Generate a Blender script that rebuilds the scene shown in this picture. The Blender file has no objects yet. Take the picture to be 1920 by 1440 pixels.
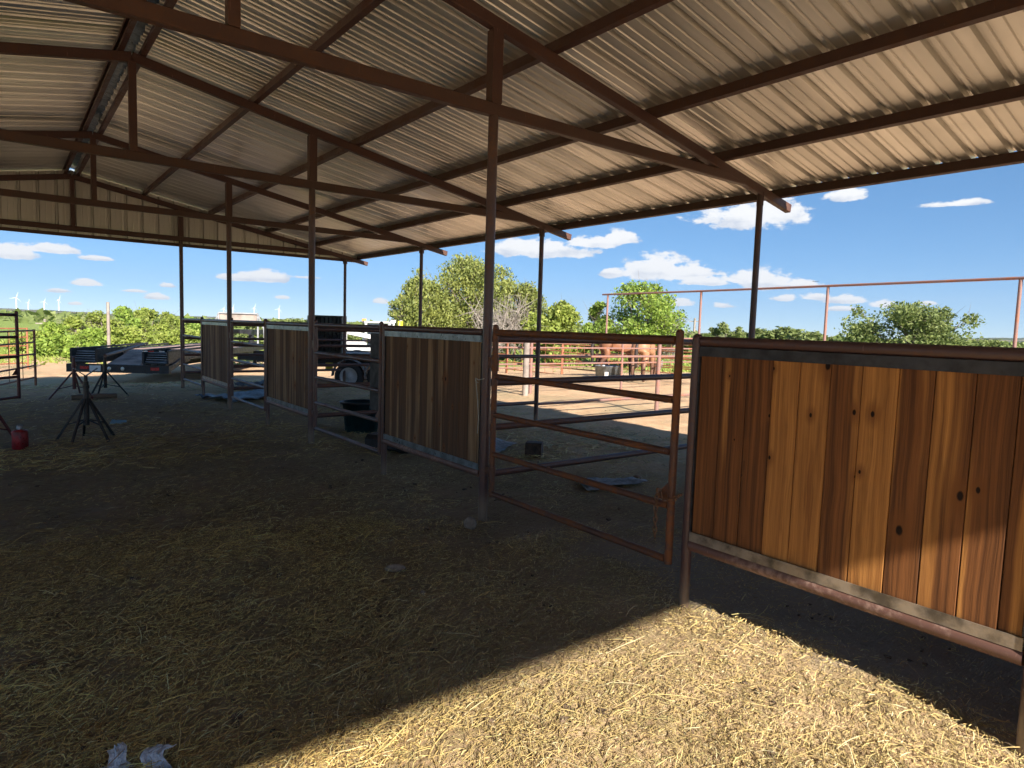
import bpy, math, random
import numpy as np
from mathutils import Vector, Matrix
random.seed(7); rng = np.random.default_rng(7)
scene = bpy.context.scene
COL = scene.collection
sin, cos, pi = math.sin, math.cos, math.pi

# ------------------------------------------------------------------ camera
YAW, PITCH, ROLL, FPX, EYE = 0.6616, -0.0864, 0.0309, 1223.97, 1.6
cam = bpy.data.cameras.new('camera'); camo = bpy.data.objects.new('camera', cam); COL.objects.link(camo)
fw = Vector((sin(YAW)*cos(PITCH), cos(YAW)*cos(PITCH), sin(PITCH)))
rt = Vector((cos(YAW), -sin(YAW), 0)); up = rt.cross(fw)
r2 = rt*cos(ROLL)+up*sin(ROLL); u2 = -rt*sin(ROLL)+up*cos(ROLL)
M = Matrix((r2, u2, -fw)).transposed().to_4x4(); M.translation = (0, 0, EYE)
camo.matrix_world = M
cam.sensor_width = 36; cam.lens = 36*FPX/1920; cam.clip_start = .05; cam.clip_end = 30000
scene.camera = camo

# ------------------------------------------------------------------ light
SA, SB = .35, 1.70                       # how far a shadow runs in X and Y for each metre of height
sd = Vector((-SA, -SB, 1)).normalized()  # towards the sun
elev = math.asin(sd.z); azim = math.atan2(sd.x, sd.y)
sl = bpy.data.lights.new('sun', 'SUN'); sl.energy = 3.9; sl.angle = math.radians(.8); sl.color = (1, .93, .82)
so = bpy.data.objects.new('sun', sl); COL.objects.link(so)
so.rotation_euler = sd.to_track_quat('Z', 'Y').to_euler(); so.location = (-20, -60, 40)
scene.view_settings.view_transform = 'Standard'; scene.view_settings.look = 'None'
scene.view_settings.exposure = EXPO = 1.62; scene.view_settings.gamma = 1

# ------------------------------------------------------------------ node helpers
class NT:
    def __init__(s, tree): s.t = tree; s.n = tree.nodes; s.l = tree.links
    def new(s, typ, **kw):
        n = s.n.new(typ)
        for k, v in kw.items():
            if k == 'inp':
                for kk, vv in v.items():
                    if hasattr(vv, 'is_linked') or isinstance(vv, bpy.types.NodeSocket): s.l.new(vv, n.inputs[kk])
                    else: n.inputs[kk].default_value = vv
            else: setattr(n, k, v)
        return n
    def math(s, op, a, b=None, c=None, clamp=False):
        n = s.n.new('ShaderNodeMath'); n.operation = op; n.use_clamp = clamp
        for i, v in enumerate((a, b, c)):
            if v is None: continue
            if isinstance(v, bpy.types.NodeSocket): s.l.new(v, n.inputs[i])
            else: n.inputs[i].default_value = v
        return n.outputs[0]
    def mix(s, f, a, b, blend='MIX'):
        n = s.n.new('ShaderNodeMix'); n.data_type = 'RGBA'; n.blend_type = blend
        for sock, v in ((n.inputs[0], f), (n.inputs[6], a), (n.inputs[7], b)):
            if isinstance(v, bpy.types.NodeSocket): s.l.new(v, sock)
            else: sock.default_value = v if not isinstance(v, tuple) else (tuple(v)+(1,))[:4]
        return n.outputs[2]
    def ramp(s, f, a, b, inter='SMOOTHSTEP', lo=0., hi=1.):
        n = s.n.new('ShaderNodeMapRange'); n.interpolation_type = inter
        s.l.new(f, n.inputs[0])
        for i, v in ((1, a), (2, b), (3, lo), (4, hi)): n.inputs[i].default_value = v
        return n.outputs[0]
    def noise(s, vec, scale, detail=4, rough=.55, dist=0., typ='FBM'):
        n = s.n.new('ShaderNodeTexNoise'); n.inputs['Scale'].default_value = scale
        n.inputs['Detail'].default_value = detail; n.inputs['Roughness'].default_value = rough
        n.inputs['Distortion'].default_value = dist
        if vec is not None: s.l.new(vec, n.inputs['Vector'])
        return n.outputs[0]
    def mapping(s, vec, scale=(1, 1, 1), rot=(0, 0, 0), loc=(0, 0, 0)):
        n = s.n.new('ShaderNodeMapping'); s.l.new(vec, n.inputs[0])
        n.inputs['Scale'].default_value = scale; n.inputs['Rotation'].default_value = rot; n.inputs['Location'].default_value = loc
        return n.outputs[0]

def new_mat(name):
    m = bpy.data.materials.new(name); m.use_nodes = True
    t = NT(m.node_tree); b = t.n['Principled BSDF']
    return m, t, b
def setin(t, b, k, v):
    if isinstance(v, bpy.types.NodeSocket): t.l.new(v, b.inputs[k])
    else: b.inputs[k].default_value = (tuple(v)+(1,))[:4] if isinstance(v, tuple) else v
def bump(t, b, h, strength=.3, dist=.02):
    n = t.new('ShaderNodeBump'); n.inputs['Strength'].default_value = strength; n.inputs['Distance'].default_value = dist
    t.l.new(h, n.inputs['Height']); t.l.new(n.outputs[0], b.inputs['Normal'])

def simple(name, col, rough=.6, metal=0., var=.25, scale=6., bumpy=.15, col2=None):
    m, t, b = new_mat(name)
    tc = t.new('ShaderNodeTexCoord').outputs['Object']
    n = t.noise(tc, scale, 6, .6)
    f = t.ramp(n, .35, .68)
    c2 = col2 or tuple(x*(1-var*1.6) for x in col)
    c1 = col if col2 else tuple(min(1, x*(1+var)) for x in col)
    setin(t, b, 'Base Color', t.mix(f, c1, c2)); b.inputs['Metallic'].default_value = metal
    setin(t, b, 'Roughness', t.ramp(t.noise(tc, scale*3), .3, .7, lo=max(.05, rough-.12), hi=min(1, rough+.12)))
    if bumpy: bump(t, b, t.noise(tc, scale*14, 4), bumpy, .004)
    return m

def rust_mat(name, base, rust, amt=.5, rough=.55, mud=False):
    m, t, b = new_mat(name)
    tc = t.new('ShaderNodeTexCoord').outputs['Object']
    n1 = t.noise(tc, 3.5, 8, .65); n2 = t.noise(tc, 28, 5, .6)
    f = t.ramp(t.math('ADD', t.math('MULTIPLY', n1, .7), t.math('MULTIPLY', n2, .3)), .62-amt*.3, .78-amt*.3)
    sc = t.noise(t.mapping(tc, (60, 60, 6)), 1, 3)
    c = t.mix(f, base, rust)
    c = t.mix(t.ramp(sc, .66, .74, hi=.5), c, tuple(min(1, x*2.2+.05) for x in base))
    if mud:
        sz = t.new('ShaderNodeSeparateXYZ'); t.l.new(tc, sz.inputs[0])
        c = t.mix(t.ramp(t.math('ADD', sz.outputs[2], t.math('MULTIPLY', n1, .25)), .12, .38, lo=.75, hi=0), c, (.26, .19, .13))
    setin(t, b, 'Base Color', c); b.inputs['Metallic'].default_value = .0
    setin(t, b, 'Roughness', t.math('ADD', t.math('MULTIPLY', f, .3), rough))
    bump(t, b, n2, .25, .003)
    return m

MT = {}
MT['oxide'] = rust_mat('red oxide primer steel', (.070, .031, .026), (.10, .046, .032), .5, .5)
MT['pipe'] = rust_mat('brown steel pipe', (.085, .045, .042), (.14, .06, .035), .4, .38, True)
MT['scuffed'] = rust_mat('scuffed pinkish pipe', (.13, .065, .05), (.30, .19, .15), .55, .5)
MT['gaterust'] = rust_mat('rusty orange gate steel', (.10, .040, .022), (.20, .070, .022), .6, .5)
MT['penpipe'] = rust_mat('weathered pen pipe', (.26, .15, .13), (.34, .13, .07), .5, .45)
MT['orange'] = rust_mat('orange rusted panel steel', (.32, .12, .06), (.42, .17, .08), .5, .6)
MT['maroon'] = rust_mat('maroon painted steel', (.10, .02, .022), (.14, .05, .03), .35, .4)
MT['darkch'] = simple('dark mill steel channel', (.04, .04, .044), .5, .4, .3, 8)
MT['galv'] = simple('galvanised steel', (.20, .24, .27), .38, .6, .25, 9)
MT['weld'] = simple('weathered flat bar', (.27, .22, .17), .45, .4, .4, 7)
MT['ltsteel'] = simple('dull dark green grey steel', (.13, .145, .14), .6, 0, .3, 5)
MT['black'] = simple('black paint', (.016, .017, .02), .42, 0, .3, 5)
MT['trdeck'] = simple('worn trailer deck boards', (.36, .24, .19), .8, 0, .3, 2)
MT['tyre'] = simple('tyre rubber', (.022, .022, .024), .75, 0, .2, 9)
MT['white'] = simple('white paint', (.50, .51, .53), .35, 0, .06, 3, 0)
MT['grey'] = simple('grey paint', (.30, .31, .33), .45, 0, .15, 4, 0)
MT['glass'] = simple('dark glass', (.03, .04, .05), .08, 0, .1, 3, 0)
MT['redplastic'] = simple('red painted can', (.30, .012, .016), .38, 0, .3, 12)
MT['cap'] = simple('grey cap', (.22, .24, .26), .4, .6, .2, 12)
MT['teal'] = simple('dark teal plastic', (.012, .045, .055), .4, 0, .25, 6)
MT['rubber'] = simple('black rubber', (.018, .018, .02), .65, 0, .3, 6)
MT['salt'] = simple('brown mineral block', (.08, .055, .045), .8, 0, .3, 10, .4)
MT['sack'] = simple('grey woven sack', (.27, .27, .27), .8, 0, .25, 14, .4)
MT['tarp'] = simple('blue grey tarp', (.12, .14, .17), .5, 0, .3, 4, .3)
MT['plastic'] = simple('crumpled clear plastic', (.62, .64, .70), .25, 0, .12, 20, .5)
MT['pvc'] = simple('dusty white pipe', (.52, .53, .52), .6, 0, .2, 20, .2)
MT['rock'] = simple('limestone', (.30, .22, .16), .9, 0, .2, 18, .6)
MT['turb'] = simple('turbine white', (.92, .93, .94), .5, 0, .02, 1, 0)
MT['polewood'] = simple('grey pole wood', (.30, .25, .22), .9, 0, .2, 3, 0)
MT['yellow'] = simple('yellow plastic', (.70, .50, .03), .5, 0, .1, 5, 0)
MT['orangelamp'] = simple('orange lamp lens', (.85, .30, .08), .3, 0, .05, 5, 0)
MT['redlamp'] = simple('red lamp lens', (.55, .03, .02), .3, 0, .05, 5, 0)
MT['lens'] = simple('pale lamp lens', (.92, .88, .75), .15, 0, .02, 5, 0)
MT['tape'] = simple('pale reflective tape', (.8, .78, .76), .3, 0, .05, 5, 0)
MT['chain'] = rust_mat('rusty chain', (.16, .075, .035), (.22, .10, .04), .7, .6)
MT['bark'] = simple('grey bark', (.22, .18, .15), .9, 0, .3, 6, .4)
MT['deadwood'] = simple('bleached dead twigs', (.30, .26, .23), .9, 0, .2, 3, 0)
MT['twine'] = simple('pale baling twine', (.42, .42, .36), .8, 0, .1, 20, 0)
MT['bluebit'] = simple('light blue plastic', (.25, .48, .62), .4, 0, .1, 10, 0)
MT['bird'] = simple('dark feathers', (.03, .03, .035), .7, 0, .1, 10, 0)

# roof sheet: dusty galvalume, reflects the ground
def roof_mat():
    m, t, b = new_mat('ribbed galvalume sheet')
    geo = t.new('ShaderNodeTexCoord').outputs['Object']
    at = t.new('ShaderNodeAttribute', attribute_name='tone').outputs['Fac']
    st = t.noise(t.mapping(geo, (.3, 4, .3)), 1, 4, .5)
    bl = t.noise(geo, 1.3, 5, .6)
    c = t.mix(t.ramp(st, .35, .68), (.86, .84, .79), (.76, .74, .69))
    c = t.mix(t.ramp(bl, .5, .75, hi=.3), c, (.62, .60, .55))
    c = t.mix(t.math('MULTIPLY', at, .4), c, (.36, .34, .31))
    setin(t, b, 'Base Color', c); b.inputs['Metallic'].default_value = .75
    setin(t, b, 'Roughness', t.ramp(st, .3, .7, lo=.30, hi=.42))
    bump(t, b, t.noise(t.mapping(geo, (.7, 2.5, .7)), 1, 2), .06, .01)
    return m
MT['roof'] = roof_mat()

def wood_mat(name, d0, d1, l0, l1):
    m, t, b = new_mat(name)
    co = t.new('ShaderNodeTexCoord').outputs['Object']
    tone = t.new('ShaderNodeAttribute', attribute_name='tone').outputs['Fac']
    seed = t.new('ShaderNodeAttribute', attribute_name='seed').outputs['Fac']
    sv = t.new('ShaderNodeCombineXYZ', inp={0: seed, 1: 0., 2: seed}).outputs[0]
    va = t.new('ShaderNodeVectorMath', operation='ADD'); t.l.new(co, va.inputs[0]); t.l.new(sv, va.inputs[1]); p = va.outputs[0]
    wob = t.noise(t.mapping(p, (3, 3, 2.2)), 1, 2)
    wv = t.new('ShaderNodeCombineXYZ', inp={1: t.math('MULTIPLY', t.math('SUBTRACT', wob, .5), .035)}).outputs[0]
    vb = t.new('ShaderNodeVectorMath', operation='ADD'); t.l.new(p, vb.inputs[0]); t.l.new(wv, vb.inputs[1]); q = vb.outputs[0]
    heart = t.noise(t.mapping(q, (1, 9, .35)), 1, 2, .5)           # heartwood / sapwood bands
    streak = t.noise(t.mapping(q, (1, 48, .7)), 1, 7, .7)
    broad = t.noise(t.mapping(q, (1, 20, 1.3)), 1, 4, .6)
    fine = t.noise(t.mapping(q, (1, 330, 5)), 1, 4, .6)
    h = t.ramp(t.math('ADD', heart, t.math('MULTIPLY', t.math('SUBTRACT', tone, .5), .40)), .43, .56)
    dark = t.mix(t.ramp(streak, .3, .7), d0, d1)
    lite = t.mix(t.ramp(streak, .3, .7), l0, l1)
    c = t.mix(h, dark, lite)
    c = t.mix(t.ramp(broad, .54, .64, hi=.35), c, (.10, .035, .012))
    # cathedral grain
    wave = t.new('ShaderNodeTexWave', wave_type='BANDS', bands_direction='Y', wave_profile='SAW')
    t.l.new(t.mapping(q, (1, 1, .10)), wave.inputs['Vector']); wave.inputs['Scale'].default_value = 26
    wave.inputs['Distortion'].default_value = 5; wave.inputs['Detail'].default_value = 2; wave.inputs['Detail Scale'].default_value = 1.0
    c = t.mix(t.math('MULTIPLY', wave.outputs['Fac'], .12), c, (.12, .04, .012))
    c = t.mix(t.ramp(fine, .5, .75, hi=.4), c, (.09, .035, .012))
    # knots
    sp_ = t.new('ShaderNodeSeparateXYZ'); t.l.new(p, sp_.inputs[0])
    kv = t.new('ShaderNodeCombineXYZ', inp={0: t.math('MULTIPLY', sp_.outputs[1], 1.7), 1: sp_.outputs[2]}).outputs[0]
    vo = t.new('ShaderNodeTexVoronoi', feature='F1', voronoi_dimensions='2D'); t.l.new(kv, vo.inputs['Vector']); vo.inputs['Scale'].default_value = 2.6
    pick = t.ramp(t.new('ShaderNodeSeparateColor', inp={0: vo.outputs['Color']}).outputs[0], .45, .5, 'LINEAR')
    kd = t.math('MULTIPLY', vo.outputs['Distance'], t.math('ADD', .55, t.math('MULTIPLY', t.new('ShaderNodeSeparateColor', inp={0: vo.outputs['Color']}).outputs[1], 2.)))
    kd = t.math('ADD', kd, t.math('MULTIPLY', t.math('SUBTRACT', streak, .5), .02))
    kn = t.math('MULTIPLY', t.ramp(kd, .028, .05, lo=1, hi=0), pick)
    halo = t.math('MULTIPLY', t.ramp(kd, .05, .24, lo=.7, hi=0), pick)
    c = t.mix(halo, c, (.20, .075, .022)); c = t.mix(kn, c, (.014, .006, .003))
    setin(t, b, 'Base Color', c)
    setin(t, b, 'Roughness', t.ramp(streak, .3, .7, lo=.68, hi=.85)); b.inputs['Specular IOR Level'].default_value = .25
    bump(t, b, t.math('SUBTRACT', t.math('ADD', fine, streak), t.math('MULTIPLY', kn, 2.)), .35, .003)
    return m
MT['wood'] = wood_mat('stained cedar boards', (.075, .030, .012), (.28, .11, .036), (.32, .13, .036), (.58, .265, .075))
MT['wood_dim'] = wood_mat('dimmed brown boards', (.055, .034, .022), (.16, .095, .055), (.22, .14, .075), (.36, .24, .13))  # greyer boards, colour darkened for the weaker light on the farther panels

def straw_mat():
    m, t, b = new_mat('dry straw')
    a = t.new('ShaderNodeVertexColor', layer_name='Col').outputs[0]
    setin(t, b, 'Base Color', a); b.inputs['Roughness'].default_value = .55
    return m
MT['straw'] = straw_mat()

def leaf_mat(name, c1, c2, c3):
    m, t, b = new_mat(name)
    co = t.new('ShaderNodeTexCoord').outputs['Object']
    at = t.new('ShaderNodeAttribute', attribute_name='tone').outputs['Fac']
    c = t.mix(t.ramp(t.noise(co, 1.1, 3), .35, .65), c1, c2)
    c = t.mix(t.ramp(at, .45, 1., hi=.8), c, c3)
    setin(t, b, 'Base Color', c); b.inputs['Roughness'].default_value = .65
    tr = t.new('ShaderNodeBsdfTranslucent'); t.l.new(c, tr.inputs[0])
    mx = t.new('ShaderNodeMixShader'); mx.inputs[0].default_value = .35
    t.l.new(b.outputs[0], mx.inputs[1]); t.l.new(tr.outputs[0], mx.inputs[2])
    t.l.new(mx.outputs[0], t.n['Material Output'].inputs[0])
    return m
MT['juniper'] = leaf_mat('juniper foliage', (.27, .30, .075), (.18, .22, .055), (.42, .43, .11))
MT['mesquite'] = leaf_mat('mesquite foliage', (.27, .38, .06), (.18, .28, .045), (.42, .50, .10))
MT['thicket'] = leaf_mat('thicket foliage', (.31, .38, .07), (.21, .27, .05), (.46, .49, .12))
MT['oak'] = leaf_mat('oak foliage', (.21, .26, .08), (.14, .18, .055), (.33, .36, .12))

# ------------------------------------------------------------------ ground shape
def sstep(a, b, x):
    t = np.clip((x-a)/(b-a), 0, 1); return t*t*(3-2*t)
_tab = rng.random((64, 64))
def vnoise(x, y):
    x = np.asarray(x, float); y = np.asarray(y, float)
    xi = np.floor(x).astype(int); yi = np.floor(y).astype(int); fx = x-xi; fy = y-yi
    fx = fx*fx*(3-2*fx); fy = fy*fy*(3-2*fy)
    g = lambda i, j: _tab[i % 64, j % 64]
    return (g(xi, yi)*(1-fx)+g(xi+1, yi)*fx)*(1-fy)+(g(xi, yi+1)*(1-fx)+g(xi+1, yi+1)*fx)*fy
def ground_z(x, y):
    x = np.asarray(x, float); y = np.asarray(y, float); r = np.hypot(x, y)
    z = -.03-.34*sstep(16.5, 23, y)-.30*sstep(22, 45, r)*(1-sstep(16.5, 23, y))
    amp = 1-sstep(60, 200, r)
    z = z+amp*(.05*(vnoise(x*.9, y*.9)-.5)+.035*(vnoise(x*2.7+9, y*2.7)-.5)+.016*(vnoise(x*8+3, y*8)-.5))
    z = z+.25*(vnoise(x*.05, y*.05)-.5)*sstep(25, 60, r)
    z = z-2.2*sstep(150, 900, r)
    return z
def gz(x, y): return float(ground_z(x, y))

# ------------------------------------------------------------------ mesh helpers
class MB:
    def __init__(s): s.v = []; s.f = []; s.a = {}; s.smooth = []
    def add(s, verts, faces, smooth=False):
        o = len(s.v); s.v += [tuple(v) for v in verts]; s.f += [tuple(i+o for i in f) for f in faces]; s.smooth += [smooth]*len(faces)
        return o
    def box(s, c, size, rot=None):
        c = Vector(c); h = Vector(size)/2
        vs = [Vector((x*h.x, y*h.y, z*h.z)) for x in (-1, 1) for y in (-1, 1) for z in (-1, 1)]
        if rot is not None: vs = [rot @ v for v in vs]
        s.add([c+v for v in vs], [(0, 1, 3, 2), (4, 6, 7, 5), (0, 4, 5, 1), (2, 3, 7, 6), (0, 2, 6, 4), (1, 5, 7, 3)])
        return s
    def beam(s, p0, p1, w, h, upv=(0, 0, 1)):
        p0 = Vector(p0); p1 = Vector(p1); d = (p1-p0); L = d.length; d.normalize()
        x = d.cross(Vector(upv)).normalized(); z = x.cross(d)
        R = Matrix((x, d, z)).transposed()
        return s.bevbox((p0+p1)/2, (w, L, h), R)
    def bevbox(s, c, size, R=None, b=None):
        # box with chamfered long edges (axis = local y)
        c = Vector(c); w, L, h = size; b = b if b is not None else min(w, h)*.09
        a, e = w/2, h/2
        prof = [(-a+b, -e), (a-b, -e), (a, -e+b), (a, e-b), (a-b, e), (-a+b, e), (-a, e-b), (-a, -e+b)]
        vs = [Vector((px, y, pz)) for y in (-L/2, L/2) for px, pz in prof]
        if R is not None: vs = [R @ v for v in vs]
        n = 8
        s.add([c+v for v in vs], [(i, (i+1) % n, n+(i+1) % n, n+i) for i in range(n)]+[tuple(range(n))[::-1], tuple(range(n, 2*n))])
        return s
    def tube(s, p0, p1, r, n=12, r1=None, cap=True):
        p0 = Vector(p0); p1 = Vector(p1); d = (p1-p0).normalized(); r1 = r if r1 is None else r1
        a = Vector((0, 0, 1)) if abs(d.z) < .9 else Vector((1, 0, 0))
        x = d.cross(a).normalized(); y = d.cross(x)
        vs = []
        for p, rr in ((p0, r), (p1, r1)):
            for i in range(n):
                t = 2*pi*i/n; vs.append(p+x*cos(t)*rr+y*sin(t)*rr)
        s.add(vs, [(i, (i+1) % n, n+(i+1) % n, n+i) for i in range(n)], True)
        if cap: s.add(vs, [tuple(range(n))[::-1], tuple(range(n, 2*n))])
        return s
    def path(s, pts, r, n=6):
        for a, b in zip(pts, pts[1:]):
            s.tube(a, b, r, n, cap=True)
        return s
    def dome(s, c, r, n=12):
        c = Vector(c); vs = []; rings = 4
        for j in range(rings):
            ph = j/rings*pi/2
            for i in range(n): vs.append(c+Vector((cos(2*pi*i/n)*r*cos(ph), sin(2*pi*i/n)*r*cos(ph), r*sin(ph)*.85)))
        vs.append(c+Vector((0, 0, r*.85)))
        f = [(j*n+i, j*n+(i+1) % n, (j+1)*n+(i+1) % n, (j+1)*n+i) for j in range(rings-1) for i in range(n)]
        f += [((rings-1)*n+i, (rings-1)*n+(i+1) % n, rings*n) for i in range(n)]
        s.add(vs, f, True); return s
    def ball(s, c, r, n=10, m=7, sc=(1, 1, 1)):
        c = Vector(c); vs = [c+Vector((0, 0, r*sc[2]))]
        for j in range(1, m):
            ph = pi*j/m
            for i in range(n): vs.append(c+Vector((cos(2*pi*i/n)*sin(ph)*r*sc[0], sin(2*pi*i/n)*sin(ph)*r*sc[1], cos(ph)*r*sc[2])))
        vs.append(c-Vector((0, 0, r*sc[2]))); k = len(vs)-1
        f = [(0, 1+i, 1+(i+1) % n) for i in range(n)]
        f += [(1+(j-1)*n+i, 1+j*n+i, 1+j*n+(i+1) % n, 1+(j-1)*n+(i+1) % n) for j in range(1, m-1) for i in range(n)]
        f += [(1+(m-2)*n+(i+1) % n, 1+(m-2)*n+i, k) for i in range(n)]
        s.add(vs, f, True); return s
    def lathe(s, prof, c=(0, 0, 0), n=24, axis='z'):
        c = Vector(c); vs = []
        for r, z in prof:
            for i in range(n):
                t = 2*pi*i/n
                v = (cos(t)*r, sin(t)*r, z) if axis == 'z' else (z, cos(t)*r, sin(t)*r)
                vs.append(c+Vector(v))
        m = len(prof)
        s.add(vs, [(j*n+i, j*n+(i+1) % n, (j+1)*n+(i+1) % n, (j+1)*n+i) for j in range(m-1) for i in range(n)], True)
        return s
    def build(s, name, mat, parent=None, loc=None, attrs=None):
        me = bpy.data.meshes.new(name); me.from_pydata(s.v, [], s.f); me.materials.append(mat)
        me.polygons.foreach_set('use_smooth', s.smooth)
        if attrs:
            for k, vals in attrs.items():
                a = me.attributes.new(k, 'FLOAT', 'FACE'); a.data.foreach_set('value', vals)
        me.update()
        o = bpy.data.objects.new(name, me); COL.objects.link(o)
        if parent is not None: o.parent = parent
        if loc is not None: o.location = loc
        return o
def tag(o, label=None, cat=None, group=None, kind=None):
    for k, v in (('label', label), ('category', cat), ('group', group), ('kind', kind)):
        if v: o[k] = v
    return o
def thing(name, label, cat, loc=(0, 0, 0), rz=0, group=None):
    o = bpy.data.objects.new(name, None); COL.objects.link(o); o.location = loc; o.rotation_euler = (0, 0, rz)
    o.empty_display_size = .2
    return tag(o, label, cat, group)
def copy_tree(o, parent=None):
    c = o.copy(); COL.objects.link(c)
    if parent is not None: c.parent = parent
    for ch in list(o.children): copy_tree(ch, c)
    return c
def np_mesh(name, verts, quads, mat, smooth=False, colors=None, tone=None):
    me = bpy.data.meshes.new(name); n = len(verts); q = len(quads); k = quads.shape[1]
    me.vertices.add(n); me.vertices.foreach_set('co', verts.astype(np.float32).ravel())
    me.loops.add(q*k); me.loops.foreach_set('vertex_index', quads.astype(np.int32).ravel())
    me.polygons.add(q); me.polygons.foreach_set('loop_start', np.arange(0, q*k, k, dtype=np.int32))
    me.polygons.foreach_set('loop_total', np.full(q, k, dtype=np.int32))
    if smooth: me.polygons.foreach_set('use_smooth', np.ones(q, bool))
    me.materials.append(mat); me.update(calc_edges=True)
    if colors is not None:
        a = me.color_attributes.new('Col', 'FLOAT_COLOR', 'POINT'); a.data.foreach_set('color', colors.astype(np.float32).ravel())
    if tone is not None:
        a = me.attributes.new('tone', 'FLOAT', 'FACE'); a.data.foreach_set('value', tone.astype(np.float32))
    me.validate()
    return me
def az(px): return YAW+math.atan((px-960)/FPX)
def pol(px, R): a = az(px); return (R*sin(a), R*cos(a))     # a bearing and a distance in metres

# ------------------------------------------------------------------ barn
XR, XC, XE = 1.174, 3.18, 7.066
YF = [-3.08, .66, 4.436, 8.393, 12.35, 16.306]
SL = .188; ZR = 4.388
def rz_(x): return ZR-SL*abs(x-XR)                 # rafter centre line
mir = lambda x: 2*XR-x
XEND = 7.69; XSH = 7.52
barn = thing('pole_barn', 'open sided steel barn with ribbed metal gable roof on red brown pipe posts', 'barn', (XR, 0, 0))
off = Vector((-XR, 0, 0))
def P(x, y, z): return Vector((x, y, z))+off
# ribbed roof sheets
def rib_profile(y0, y1, pitch=.305):
    pts = []; y = y0; k = 0
    while y < y1-.001:
        seg = [(.00, 0), (.076, 0), (.083, .014), (.099, .014), (.106, 0), (.174, 0), (.181, .014), (.197, .014), (.204, 0), (.236, 0), (.249, .040), (.283, .040), (.296, 0)]
        pts += [(y+a, h, k//3) for a, h in seg if y+a <= y1]
        y += pitch; k += 1
    pts.append((y1, 0, k//3)); return pts
prof = rib_profile(-3.35, 16.6)
tones = [random.random() for _ in range(80)]
for side in (1, -1):
    m = MB(); att = []
    xs = [.06, 1.3, 2.6, 3.9, 5.2, XSH-XR]
    vs = []
    for (y, h, k) in prof:
        for x in xs:
            X = XR+side*x; vs.append(P(X, y, rz_(X)+.155+h))
    n = len(xs); f = []
    for i in range(len(prof)-1):
        for j in range(n-1):
            a = i*n+j; f.append((a, a+1, a+n+1, a+n)); att.append(tones[prof[i][2] % 80])
    m.add(vs, f)
    m.build('roof_sheet', MT['roof'], barn, attrs={'tone': att})
m = MB()
for side in (1, -1):
    a = P(XR, -3.35, rz_(XR)+.215); b = P(XR+side*.17, -3.35, rz_(XR)+.178)
    c = b+Vector((0, 19.95, 0)); d = a+Vector((0, 19.95, 0)); m.add([a, b, c, d], [(0, 1, 2, 3)])
m.build('ridge_cap', MT['galv'], barn)
# purlins: C channels with the open side down-slope
pur = [XR+.115]+[2.48, 3.80, 5.12, 6.27, 7.46]
for side in (1, -1):
    for x in pur:
        d = x-XR; X = XR+side*d
        m = MB(); H = .10; W = .05; T = .006
        tilt = Matrix.Rotation(side*math.atan(SL), 3, 'Y'); c = P(X, 6.625, rz_(X)+.102)
        for off_, size in (((-side*W/2, 0, 0), (T, 19.9, H)), ((0, 0, H/2-T/2), (W, 19.9, T)), ((0, 0, -H/2+T/2), (W, 19.9, T)), ((side*W/2, 0, H/2-.012), (T*.9, 19.9, .02)), ((side*W/2, 0, -H/2+.012), (T*.9, 19.9, .02))):
            m.box(c+tilt @ Vector(off_), size, tilt)
        m.build('purlin', MT['oxide'], barn)
# trusses
for k, y in enumerate(YF):
    tr = bpy.data.objects.new('truss', None); COL.objects.link(tr); tr.parent = barn; tr.location = (0, y, 0); tr.empty_display_size = .2
    Q = lambda x, z, yy=0: Vector((x-XR, yy, z))
    for s_ in (1, -1):
        X = XR+s_*(XEND-XR)
        m = MB(); m.beam(Q(XR+s_*.002, rz_(XR)), Q(X, rz_(X)), .075, .10)
        m.build('rafter', MT['oxide'], tr)
    xa = 6.72
    m = MB(); m.beam(Q(mir(xa), 3.345), Q(xa, 3.345), .071, .10); m.build('bottom_chord', MT['oxide'], tr)
    m = MB(); m.bevbox(Q(XR, (3.395+ZR-.05)/2), (.075, .071, ZR-.05-3.395)); m.build('king_post', MT['oxide'], tr)
    for x in (XC, mir(XC)):
        m = MB(); b0, t0 = 3.39, rz_(x)-.045; m.bevbox(Q(x, (b0+t0)/2), (.1, .085, t0-b0)); m.build('web_post', MT['oxide'], tr)
        m = MB(); m.tube(Q(x, -.4), Q(x, 3.30), .041, 16); m.build('column', MT['pipe'], tr)
    for x in (XE, mir(XE)):
        m = MB(); m.tube(Q(x, -.4), Q(x, rz_(x)-.045), .037, 14); m.build('column', MT['pipe'], tr)
        m = MB(); m.box(Q(x, rz_(x)-.09), (.12, .006, .16)).box(Q(x, rz_(x)-.09, .0), (.006, .09, .15)); m.build('gusset', MT['oxide'], tr)
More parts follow.
